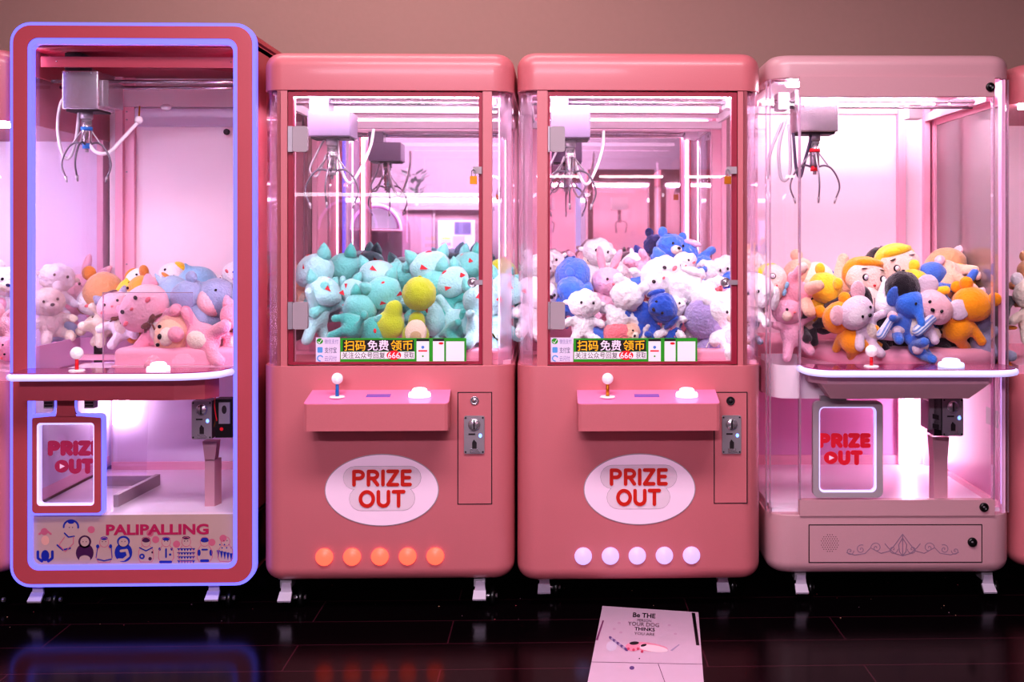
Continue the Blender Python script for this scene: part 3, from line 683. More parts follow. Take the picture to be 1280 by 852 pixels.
    # octopus-like blue figure
    S_([(46, 690), (46, 698), (51, 702), (55, 692), (59, 702), (64, 698), (64, 690)], 3.2, NV); D_(55, 695, 5, 7, NV)
    # floating girl
    D_(87, 660, 8.5, 7.5, LB, Y2); b.stroke([(x(87) + 9 / mc.s * math.cos(math.radians(a)), z(659) + 8 / mc.s * math.sin(math.radians(a))) for a in range(-10, 195, 15)], .0055, Y1, NV, .0002)
    D_(87, 653, 4, 2.5, NV, Y3); S_([(79, 667), (84, 672), (91, 671)], 1.6, NV); S_([(70, 682), (77, 688), (86, 686)], 2, NV); S_([(79, 672), (72, 682), (80, 690), (90, 680), (90, 672)], 1, RO)
    # nesting-doll shapes
    D_(104, 678, 8, 8, PU); D_(104, 692, 11, 12, PU); D_(104, 678, 5.5, 6, LB, Y2); D_(104, 700, 7, 5, LB, Y2)
    D_(128, 674, 4.5, 2.2, NV); S_([(120, 700), (128, 702), (137, 700)], 1.4, NV); S_([(120, 685), (118, 698)], .8, NV); S_([(137, 685), (138, 698)], .8, NV); D_(120, 684, 2, 2.5, NV); D_(136, 684, 2, 2.5, NV)
    D_(152, 678, 8, 7, NV); D_(152, 692, 11, 12, NV); D_(152, 679, 6, 5.5, LB, Y2); S_([(146, 701), (152, 701), (158, 696), (156, 689), (149, 690)], 3.4, LB, Y2)
    D_(180, 676, 5.5, 3.5, PU); S_([(172, 686), (180, 690), (188, 686)], 1.4, NV); D_(175, 697, 3.5, 3.5, NV); D_(175, 697, 1.4, 1.4, LB, Y2); D_(185, 700, 2.2, 2.2, PU); D_(188, 692, 1.4, 1.4, PU)
    D_(205, 675, 5, 2.5, NV); S_([(205, 688), (205, 698)], 2, NV); D_(210, 695, 1.5, 1.5, NV); D_(197, 688, 1.5, 2, NV); D_(212, 688, 1.5, 2, NV); S_([(198, 704), (211, 704)], 3, NV)
    D_(230, 674, 5, 2, PU)
    for r in range(4):
        for k in range(6):
            cx = 221 + k * 3.6; cz = 688 + r * 5
            b.poly([(x(cx - 1.6), z(cz)), (x(cx), z(cz + 3)), (x(cx + 1.6), z(cz))], Y1, NV)
        S_([(219, 687.5 + r * 5), (241, 687.5 + r * 5)], .6, NV)
    D_(253, 677, 5.5, 3, NV); D_(246, 693, 2, 4, NV); D_(261, 693, 2, 4, NV); S_([(250, 689), (256, 689)], 2, NV); S_([(249, 703), (257, 703)], 3.4, NV)
    for k in range(5): b.poly([(x(268 + k * 4), z(690 + k * 1)), (x(270 + k * 4), z(700 + k * 1)), (x(272 + k * 4), z(690 + k * 1))], Y1, NV)
    for k in range(6): D_(272 + k * 2.8, 683 + (k % 2) * 4, .9, .9, NV)
    for cx in (104, 152, 128, 180, 205, 253, 87):
        cy = 678 if cx != 87 else 660
        for s in (-2, 2): D_(cx + s, cy, .6, .7, PU, Y3)
    for cx in (128, 180, 205, 230, 253, 279):
        b.stroke([(x(cx) + 5.6 / mc.s * math.cos(math.radians(a)), z(679) + 6 / mc.s * math.sin(math.radians(a))) for a in range(0, 361, 24)], .0018, Y1, RO, .0002)
        b.stroke([(x(cx - 5), z(684)), (x(cx - 9), z(690)), (x(cx - 9.5), z(699)), (x(cx - 7), z(704)), (x(cx + 7), z(704)), (x(cx + 9.5), z(699)), (x(cx + 9), z(690)), (x(cx + 5), z(684))], .0018, Y1, RO, .0002)
    for cx in (230, 279):
        for s in (-2, 2): D_(cx + s, 678, .6, .7, PU, Y3)
    S_([(62, 668), (55, 662), (48, 668)], 2.4, RO); D_(55, 676, 5, 6, mat('peach_print', (222, 160, 150), .5))
    b.build('doll_pattern', lp)
    # control shelf: glass plate with lit rim, housing below
    zpl = z(461)
    xa, xb = mc.xd(10, -.13), mc.xd(287, -.02)
    yf = -.13
    path = [(xa + .0, 0), (xa, yf + .01), (xa + .01, yf)] + [(xb - .17 + .16 * math.sin(math.radians(a)), yf + .10 - .10 * math.cos(math.radians(a))) for a in range(0, 91, 10)] + [(xb, -.0)]
    b = MB(); b.slab(path, zpl - .004, zpl + .004, mat('smoked_glass', (150, 60, 100), .06, spec=.8)); sh = b.build('control_shelf', R)
    b = MB(); b.tube([(p[0], p[1], zpl - .010) for p in path], .0112, M_LED_P, sub=1); b.build('lit_rim', sh)
    b = MB(); b.slab([(x(40) , .0), (x(40), -.07), (xb - .16, -.07), (xb - .07, -.05), (xb - .04, 0)], mc.zd(499, -.05), zpl - .012, M_RED); b.build('shelf_housing', sh)
    joystick(sh, mc.xd(96, -.07), -.07, zpl + .004, M_REDP, r=.02, h=.04); pushbutton(sh, mc.xd(198, -.08), -.08, zpl + .004)
    for px_ in (56, 273): caster(R, mc.xd(px_, .09), .09, zb + .012); caster(R, mc.xd(px_, .09), .66, zb + .012)
    return mc

# ================================================================ pale cabinet with curved corner glass (4th)
def pale_cabinet():
    mc = Mach('claw_machine', 960, 1269, .05, 'pale pink claw machine with clear curved glass corners and scrollwork base', math.radians(-1.2)); R = mc.root; x, z, hw = mc.x, mc.z, mc.hw
    zb, zt = z(719), z(67); zs = z(643); zg = z(98)
    b = MB(); b.rbox(-hw, hw, 0, DEP, zb, zs, .08, .004, .045, M_PALE, n=8, rback=.01); b.build('base_cabinet', R)
    b = MB(); b.rbox(-hw, hw, 0, DEP, zg, zt, .08, .04, .004, M_PALE, n=8, rback=.01); b.build('top_cap', R)
    xd0, xd1 = x(999), x(1243)
    b = MB(); b.box(xd0, xd1, -.006, .02, z(120.5), z(96), M_PALE)
    door = b.build('front_door', R)
    b = MB(); b.box(xd0, xd1, -.006, .02, z(644), z(624), M_PALE); b.build('bottom_rail', door)
    b = MB(); b.add([(xd0, .006, z(624)), (xd1, .006, z(624)), (xd1, .006, z(120.5)), (xd0, .006, z(120.5))], [(0, 1, 2, 3)], M_GLASS); b.build('glass_pane', door)
    b = MB()
    for e_ in (xd0 - .001, xd1 - .005): b.box(e_, e_ + .006, -.004, .016, z(624), z(96), M_ACRY)
    b.build('acrylic_edge', door)
    for (px_, py_) in ((1237, 109), (1229, 633)):
        b = MB(); b.lathe([(.015, 0), (.015, .006), (.012, .009), (.007, .009), (.006, .007), (.001, .007)], (x(px_), -.006, z(py_)), M_BLACK, (0, -1, 0)); b.disc(x(px_ - 1), z(py_ - 1), .004, .003, -.0155, M_STEEL, 10); b.build('lock', door)
    for s, xi in ((-1, abs(xd0) + .004), (1, xd1 + .004)):
        b = MB(); b.sheet(shell_path(xi, hw, DEP - .03, .07, s), zs, zg, M_GLASS); b.build('corner_glass', R)
        b = MB()
        for (dx, dy) in ((.004, .055), (.012, .025)): b.box(s * (hw - dx) - .002, s * (hw - dx) + .002, dy, dy + .01, zs, zg, M_ACRY)
        b.build('glass_joint', R)
    YB_ = .735
    bxx = lambda px: mc.xd(px, YB_)
    b = MB(); b.box(-hw + .01, hw - .01, YB_ + .005, YB_ + .02, zs, zg, M_WHPINK); b.build('back_board', R)
    b = MB(); b.box(bxx(1115), bxx(1124), YB_ - .03, YB_, zs, zg, M_POST); b.box(bxx(1124), bxx(1146), YB_ - .01, YB_, zs, zg, M_WHPINK); b.box(bxx(1146), bxx(1153), YB_ - .04, YB_, zs, zg, M_POST)
    b.box(-hw + .012, -hw + .04, YB_ - .03, YB_, zs, zg, M_POST); b.build('corner_post', R)
    xr = bxx(1154)
    b = MB(); b.box(-hw + .03, xr, YB_ - .02, YB_, mc.zd(143, YB_), mc.zd(132, YB_), M_WHPINK); b.build('upper_rail', R)
    # right side: grey mirror above, pale board below, rails
    xm = lambda y: xr + (x(1240) - xr) * (1 - (y - .02) / (YB_ - .02))
    b = MB(); zpl0 = z(452); xa_ = hw - .03
    b.add([(xa_, .05, zpl0), (xa_, YB_ - .05, zpl0), (xa_, YB_ - .05, zg - .085), (xa_, .05, zg - .085)], [(0, 1, 2, 3)], M_MIRRORG); b.build('side_mirror', R)
    b = MB(); b.box(xa_ - .004, xa_ + .006, .04, YB_, zg - .085, zg, M_POST); b.box(xa_ - .006, xa_ + .006, .02, .05, zs, zg, mat('bright_pink_edge', (250, 190, 225), .4)); b.box(xa_ - .012, xa_ + .006, .05, YB_, zs, zs + .03, M_POST); b.box(xa_ - .008, xa_ + .006, YB_ - .06, YB_, zs, zg, M_POST); b.build('side_rail', R)
    b = MB(); b.box(xa_, xa_ + .006, .05, YB_ - .05, zs + .03, zpl0 - .02, mat('mauve_board', (206, 140, 178), .35)); b.box(xa_ - .001, xa_, .06, .17, mc.z(540), mc.z(518), M_GREY); b.build('side_board', R)
    light_bar(R, xa_ - .006, xa_ + .0, .022, .03, zs + .03, zpl0 - .02, M_LED_P)
    b = MB(); b.box(-hw + .03, hw - .03, .05, YB_, zg - .004, zg + .006, M_WHPINK); b.build('ceiling_board', R)
    light_bar(R, -hw + .08, hw - .08, .05, .09, zg - .016, zg - .004, M_LED_W); light_bar(R, -hw + .08, hw - .08, .55, .565, zg - .018, zg - .004, M_LED_W)
    # gantry and claw
    b = MB(); zr = mc.zd(127, .16)
    for dy, dz in ((.16, .0), (.22, -.012)): b.cyl((-hw + .05, dy, zr + dz), (hw - .06, dy, zr + dz), .006, m=M_CHROME, n=12)
    b.build('gantry_rod', R)
    b = MB(); b.cyl((hw - .16, .17, zr), (hw - .06, .17, zr), .011, m=M_ACRY); b.rbox(bxx(1108), bxx(1124), .5, .56, mc.zd(150, .55), mc.zd(132, .55), .005, .004, .004, M_WHITE); b.rbox(-hw + .06, -hw + .1, .14, .22, zr - .03, zr + .03, .005, .003, .003, M_WHITE)
    b.box(hw - .075, hw - .055, .06, YB_ - .05, zr - .012, zr + .02, M_POST); b.build('gantry_side_rail', R)
    gx, gy, gz = claw(mc, R, 1022, .10, 129, 164, 52, 'chrome', collar=M_REDP, drop=.005, spread=1.0)
    b = MB(); b.tube([(gx - .1, gy, gz + .05), (gx - .125, gy, gz - .05), (gx - .12, gy, gz - .15), (gx - .1, gy, gz - .165), (gx - .085, gy, gz - .12), (gx - .09, gy, gz + .03)], .006, M_CABLE)
    b.tube([(gx - .11, gy + .02, gz + .04), (gx - .155, gy + .02, gz - .08), (gx - .16, gy + .02, gz - .16)], .006, M_CABLE)
    b.tube([(gx - .075, gy, gz), (gx - .065, gy, gz - .12), (gx - .05, gy, gz - .155), (gx - .035, gy, gz - .1), (gx - .012, gy - .01, gz - .01)], .0055, mat('dark_cable', (80, 66, 92), .5)); b.build('coil_cable', R)
    # platform with chute
    zp = z(462)
    xq = mc.xd(1065, .1)
    b = MB(); b.slab([(-hw + .02, .38), (x(1020), .38), (x(1075), .06), (hw - .04, .06), (hw - .04, YB_), (-hw + .02, YB_)], zp - .02, zp, M_POST); b.build('prize_platform', R)
    b = MB()
    b.rings([[(px_, py_, zz) for px_, py_ in pl] for zz, pl in ((zp, [(-hw + .03, .395), (x(1030), .395), (x(1080), .075), (hw - .045, .075), (hw - .045, YB_ - .02), (-hw + .03, YB_ - .02)]), (zp + .045, [(-hw + .03, .39), (x(1030), .39), (x(1080), .07), (hw - .045, .07), (hw - .045, YB_ - .02), (-hw + .03, YB_ - .02)]), (zp + .06, [(-hw + .04, .41), (x(1034), .41), (x(1084), .09), (hw - .055, .09), (hw - .055, YB_ - .03), (-hw + .04, YB_ - .03)]))], M_CUSH)
    b.rbox(x(1050), hw - .06, .42, YB_ - .03, zp + .05, zp + .15, .03, .03, .002, M_CUSH)
    b.build('foam_cushion', R)
    b = MB(); b.sheet([(-hw + .012, .2), (-hw + .016, .08), (-hw + .05, .03), (x(1010), .02), (x(1040), .02)], zp - .1, zp + .012, M_WHPINK); b.box(-hw + .03, x(1045), .30, .37, zp - .12, zp - .03, M_DARK)
    b.box(-hw + .03, x(1020), .3, .31, zp - .03, zp + .02, M_WHPINK); b.build('chute_wall', R)
    b = MB(); gxx = mc.xd(1092, .09)
    b.add([(gxx, .085, zp), (gxx, .36, zp), (gxx, .36, z(385)), (gxx, .085, z(385))], [(0, 1, 2, 3)], M_GLASSM); b.box(gxx - .0015, gxx + .0015, .083, .086, zp, mc.zd(372, .09), M_ACRY); b.build('chute_guard', R)
    # lower compartment
    b = MB(); b.box(-hw + .02, hw - .02, .04, YB_, zs, zs + .012, mat('pale_floor')); b.build('compartment_floor', R)
    b = MB(); b.box(-hw + .03, bxx(1115), YB_ - .012, YB_ - .002, zs, zp - .03, mat('orchid_board', (222, 160, 205), .4)); b.box(-hw + .03, xr, YB_ - .02, YB_, zs, zs + .05, M_POST); b.build('compartment_back', R)
    light_bar(R, bxx(1122), bxx(1130), YB_ - .06, YB_ - .05, mc.zd(575, YB_), z(500), M_LED_C)
    light_bar(R, bxx(1150), bxx(1153), YB_ - .12, YB_ - .11, mc.zd(570, YB_), z(500), M_LED_C)
    b = MB(); yp = .12; a0, a1 = mc.xd(1166, yp), mc.xd(1183, yp); zpt = mc.zd(575, yp)
    b.box(a0, a1, yp, yp + .05, zs, zpt, M_PALE); b.prism([(a0 - .006, mc.zd(546, yp)), (a0, zpt), (a1, zpt), (a1 + .006, mc.zd(546, yp))], yp, yp + .05, M_PALE); b.build('coin_post', R)
    b = MB(); b.box(x(1174), x(1210), .05, .12, z(548), z(501), M_BLACK); b.box(x(1168), x(1183), .06, .14, z(541), z(505), M_STEEL); cb = b.build('coin_box', R)
    coin_acceptor(cb, x(1184), x(1210.5), z(548), z(500), .05, M_STEEL)
    b = MB(); b.prism([(xa2, za2) for xa2, za2 in ((x(1167), z(500)), (x(1183), z(500)), (x(1183), z(541)), (x(1170), z(538)))], .05, .055, M_STEEL)
    for k in range(2): b.poly([(x(1172), z(520 + k * 12)), (x(1180), z(522 + k * 12)), (x(1180), z(528 + k * 12)), (x(1172), z(526 + k * 12))], .049, M_DARK)
    b.build('bill_slot', cb)
    # prize door
    b = MB(); b.frame((x(1016), x(1103.5), z(621.5), z(501), .02), (x(1023.5), x(1095.5), z(615), z(508), .018), -.002, .018, M_GREY); pd = b.build('prize_door', R)
    b = MB(); b.frame((x(1023.5), x(1095.5), z(615), z(508), .018), (x(1025), x(1093), z(613), z(509.5), .016), .0, .014, M_LED_P); b.build('led_outline', pd)
    b = MB(); b.add([(x(1024), .008, z(614)), (x(1095), .008, z(614)), (x(1095), .008, z(509)), (x(1024), .008, z(509))], [(0, 1, 2, 3)], M_GLASSM); b.build('glass_pane', pd)
    b = MB(); stroke_word(b, 'PRIZE', x(1024), x(1089), z(560), z(541.5), 5.8 / mc.s, .0075, M_PTXT, gap=.42)
    stroke_word(b, 'OUT', x(1030), x(1079), z(581.5), z(563), 5.8 / mc.s, .0075, M_PTXT, gap=.42, play=True); b.build('lettering', pd)
    b = MB(); b.box(x(1026), x(1058), 0, .03, z(501), z(495), M_STEEL); b.build('hinge', pd)
    # base panel
    b = MB(); b.frame((x(1010.5), x(1228), z(703), z(655), .001), (x(1010.5) + .003, x(1228) - .003, z(703) + .003, z(655) - .003, .001), -.001, .002, M_DARK, n=1)
    b.box(x(1010.5) + .0035, x(1228) - .0035, -.002, .002, z(703) + .0035, z(655) - .0035, M_PALE); bp = b.build('service_panel', R)
    b = MB(); b.lathe([(.0155, 0), (.0155, .006), (.012, .009), (.007, .009), (.001, .007)], (x(1215), -.002, z(677)), M_BLACK, (0, -1, 0)); b.disc(x(1214), z(676), .004, .003, -.0115, M_STEEL, 10); b.build('lock', bp)
    b = MB()
    for i in range(-4, 5):
        for j in range(-4, 5):
            dx, dz = i * 3 + (j % 2) * 1.5, j * 2.6
            if dx * dx + dz * dz < 140: b.disc(x(1037 + dx), z(678 + dz), .0016, .0016, -.0025, M_DARK, 8)
    b.build('speaker_grille', bp)
    OR = mat('grey_scrollwork', (150, 118, 140), .4)
    b = MB(); oc_, oz_ = 1128, 686
    def sp(cx, cy, r, turns, a0, sg, s2): return [(x(oc_ + s2 * (cx + r * (1 - t) * math.cos(a0 + sg * turns * 2 * PI * t))), z(oz_ + cy - r * (1 - t) * math.sin(a0 + sg * turns * 2 * PI * t))) for t in [k / 26 for k in range(25)]]
    for s2 in (-1, 1):
        for cx, cy, r, tu, a0, sg in ((33, -2, 7, 1.6, 0, 1), (52, 0, 6, 1.5, 2, -1), (66, 2, 5, 1.4, PI, 1), (12, 0, 6, 1.3, PI, 1)): b.stroke(sp(cx, cy, r, tu, a0, sg, s2), .0028, -.0022, OR, .0003)
        b.stroke([(x(oc_ + s2 * q0), z(oz_ + q1)) for q0, q1 in ((70, 4), (60, 7), (47, 5), (40, -2), (27, 5), (16, 2), (8, -8), (0, -19))], .003, -.0022, OR, .0003)
        b.stroke([(x(oc_ + s2 * q0), z(oz_ + q1)) for q0, q1 in ((0, 8), (10, 5), (18, -2), (22, -7))], .003, -.0022, OR, .0003)
        b.stroke([(x(oc_ + s2 * q0), z(oz_ + q1)) for q0, q1 in ((0, -14), (5, -6), (4, 3), (0, 8))], .0034, -.0022, OR, .0003)
    b.stroke([(x(oc_), z(oz_ - 18)), (x(oc_), z(oz_ + 8))], .0034, -.0022, OR, .0003)
    b.build('scroll_ornament', bp)
    # control shelf
    zpl = mc.zd(457, -.02); yf = -.15
    xa, xb = mc.xd(1009, -.1), mc.xd(1270.5, -.1)
    path = [(xa + .0, .0), (xa, yf + .10)] + [(xa + .08 - .08 * math.cos(math.radians(a)), yf + .1 - .1 * math.sin(math.radians(a))) for a in range(10, 91, 10)] + [(xb - .10 + .10 * math.sin(math.radians(a)), yf + .07 - .07 * math.cos(math.radians(a))) for a in range(0, 91, 10)] + [(xb, -.04), (xb - .02, .0)]
    b = MB(); b.slab(path, zpl - .004, zpl + .004, mat('smoked_glass')); sh = b.build('control_shelf', R)
    b = MB(); b.tube([(p[0], p[1], zpl - .010) for p in path], .0112, M_LED_P, sub=1); b.build('lit_rim', sh)
    b = MB(); zl = mc.zd(498, -.08)
    b.slab([(xa + .02, 0), (xa + .02, -.05), (xa + .07, -.1), (xb - .09, -.1), (xb - .06, -.05), (xb - .06, 0)], zpl - .05, zpl - .012, M_PALE)
    b.rings([[(p[0], p[1], zpl - .05) for p in ((xa + .05, 0), (xa + .05, -.1), (xb - .09, -.1), (xb - .09, 0))], [(p[0], p[1], zl) for p in ((xa + .085, 0), (xa + .085, -.08), (xb - .15, -.08), (xb - .15, 0))]], M_PALE, smooth=False)
    b.build('shelf_housing', sh)
    joystick(sh, mc.xd(1090, -.07), -.07, zpl + .004, M_REDP, r=.02, h=.035); pushbutton(sh, mc.xd(1189, -.08), -.08, zpl + .004, mat('blue_white_button', (200, 225, 255), .4, emit=.9, ecol=(190, 215, 255)), r=.042)
    for px_ in (997, 1226): caster(R, mc.xd(px_, .09), .09, zb); caster(R, mc.xd(px_, .09), .66, zb)
    return mc

# ================================================================ partly seen neighbours
def edge_cabinet(xl, xr, label, pz, Y=0.):
    mc = Mach('claw_machine', xl, xr, Y, label); R = mc.root; z, hw = mc.z, mc.hw
    zb, zs, zg, zt = z(pz[0]), z(pz[1]), z(pz[2]), z(pz[3])
    b = MB(); b.rbox(-hw, hw, 0, DEP, zb, zs, .08, .002, .05, M_PINK, n=8, rback=.01); b.build('lower_cabinet', R)
    b = MB(); b.rbox(-hw, hw, 0, DEP, zg, zt, .08, .05, .002, M_PINK, n=8, rback=.01); b.build('top_cap', R)
    for s in (-1, 1):
        b = MB(); b.sheet(shell_path(hw - .1, hw, DEP - .02, .07, s), zs, zg, M_GLASS); b.build('corner_glass', R)
        b = MB(); b.box(min(s * (hw - .14), s * (hw - .1)), max(s * (hw - .14), s * (hw - .1)), .004, .034, zs, zg, M_PINK); b.build('door_jamb', R)
        b = MB(); b.box(min(s * (hw - .03), s * (hw - .006)), max(s * (hw - .03), s * (hw - .006)), .70, .75, zs, zg, M_POST); b.build('corner_post', R)
    b = MB(); b.add([(-hw + .14, .018, zs), (hw - .14, .018, zs), (hw - .14, .018, zg), (-hw + .14, .018, zg)], [(0, 1, 2, 3)], M_GLASS); b.build('glass_pane', R)
    b = MB(); b.box(-hw + .01, hw - .01, .75, .77, zs, zg, M_LAV if xl < 0 else M_WHPINK); b.build('back_board', R)
    b = MB(); b.box(-hw + .02, hw - .02, .03, .75, zs, zs + .03, M_CUSH); b.build('prize_platform', R)
    light_bar(R, -hw + .04, hw - .04, .05, .08, zg - .016, zg - .002, M_LED_M1 if xl < 0 else M_LED_W)
    for px_ in (-.28, .28): caster(R, px_, .09, zb); caster(R, px_, .66, zb)
    return mc

m0 = edge_cabinet(-300, 11.5, 'claw machine cut off at the left edge, beside the tall glowing machine', (722, 478, 150, 58))
m1 = tall_cabinet()
m2 = door_cabinet(327, 642, 'pink claw machine with five orange lamps and teal plush prizes', M_LED_O, 0)
m3 = door_cabinet(646, 954, 'pink claw machine with five lavender lamps and fluffy blue white prizes', M_LED_L, 1)
m4 = pale_cabinet()
m5 = edge_cabinet(1269, 1580, 'claw machine cut off at the right edge, beside the pale pink machine', (712, 468, 128, 78), .08)
for m in (m0, m1, m2, m3, m4, m5): m.root['group'] = 'claw machines standing in a row against the wall'
# ================================================================ plush toys
def plush(name, rgb, fur=0., stripe=None):
    nm = 'plush_' + name
    if nm in MATS: return MATS[nm]
    m = mat(nm, rgb, .95, sheen=.5, bump=.55 if not fur else .9, bscale=34 if not fur else 17, var=.06 if not fur else .16, spec=.15)
    if stripe:
        nt = m.node_tree; b = nt.nodes['Principled BSDF']; tc = nt.nodes.new('ShaderNodeTexCoord'); wv = nt.nodes.new('ShaderNodeTexWave'); wv.inputs['Scale'].default_value = 4.2; wv.bands_direction = 'X'
        cr = nt.nodes.new('ShaderNodeValToRGB'); cr.color_ramp.elements[0].position = .45; cr.color_ramp.elements[1].position = .55; cr.color_ramp.elements[0].color = lin(rgb); cr.color_ramp.elements[1].color = lin(stripe)
        nt.links.new(tc.outputs['Object'], wv.inputs['Vector']); nt.links.new(wv.outputs['Fac'], cr.inputs['Fac']); nt.links.new(cr.outputs['Color'], b.inputs['Base Color'])
    return m
PAL = dict(
 tan=(214, 160, 116), dtan=(206, 130, 60), yellow=(250, 206, 50), pink=(248, 168, 186), cpink=(250, 196, 204), lblue=(168, 196, 224), sky=(150, 200, 232), gblue=(158, 176, 208), white=(246, 240, 244),
 cream=(240, 226, 208), orange=(246, 160, 60), peach=(246, 196, 166), teal=(122, 216, 206), dteal=(84, 196, 182), pteal=(166, 226, 224), lime=(196, 218, 46), dlime=(178, 196, 30), blue=(62, 124, 224), dblue=(28, 88, 190),
 lav=(170, 158, 206), coral=(246, 128, 136), lpink=(252, 190, 214), black=(28, 22, 30), skin=(252, 214, 200), amber=(250, 160, 20), royal=(70, 116, 206), grey=(150, 150, 176), mouse=(226, 206, 220), charcoal=(60, 52, 58), plum=(110, 60, 76), ivory=(246, 232, 206), pit=(200, 176, 130), brown=(110, 60, 40))
def pm(c, fur=0): return plush(c + ('_fur' if fur else ''), PAL[c], fur)
def blend(prims, voxel=.03, fur=0., seed=0):
    mb = MB(); mm = M_WHITE
    for p in prims:
        if p[0] == 'e': mb.ell(p[1], p[2], mm, p[3] if len(p) > 3 else None, 16, 10)
        else:
            a, b_, r0, r1 = Vector(p[1]), Vector(p[2]), p[3], p[4]; n = 5
            for k in range(n + 1):
                t = k / n; mb.ell(a.lerp(b_, t), r0 + (r1 - r0) * t, mm, None, 12, 8)
    me = mb.mesh('tmp'); o = bpy.data.objects.new('tmp', me); C.objects.link(o)
    r = o.modifiers.new('r', 'REMESH'); r.mode = 'VOXEL'; r.voxel_size = voxel; r.use_smooth_shade = True
    s = o.modifiers.new('s', 'SMOOTH'); s.factor = .5; s.iterations = 5
    me2 = bpy.data.meshes.new_from_object(o.evaluated_get(bpy.context.evaluated_depsgraph_get()))
    bpy.data.objects.remove(o); bpy.data.meshes.remove(me)
    off = Vector((seed * 3.1, seed * 1.7, 0))
    for v in me2.vertices:
        n = noise.noise(v.co * 5 + off) * (.012 if not fur else .022)
        if fur: n += noise.noise(v.co * 16 + off) * .02
        v.co += v.normal * n
    for p in me2.polygons: p.use_smooth = True
    return me2
def part(name, me, m, parent):
    me.materials.clear(); me.materials.append(m)
    o = bpy.data.objects.new(name, me); C.objects.link(o); o.parent = parent; return o
def simple(name, parent, c, r, m, rot=None, nu=12, nv=8):
    b = MB(); b.ell(c, r, m, rot, nu, nv); return b.build(name, parent)
M_EYE = mat('glossy_eye', (14, 8, 14), .15)
PROTO = {}
def RX(a): return Matrix.Rotation(math.radians(a), 3, 'X')
def RY(a): return Matrix.Rotation(math.radians(a), 3, 'Y')
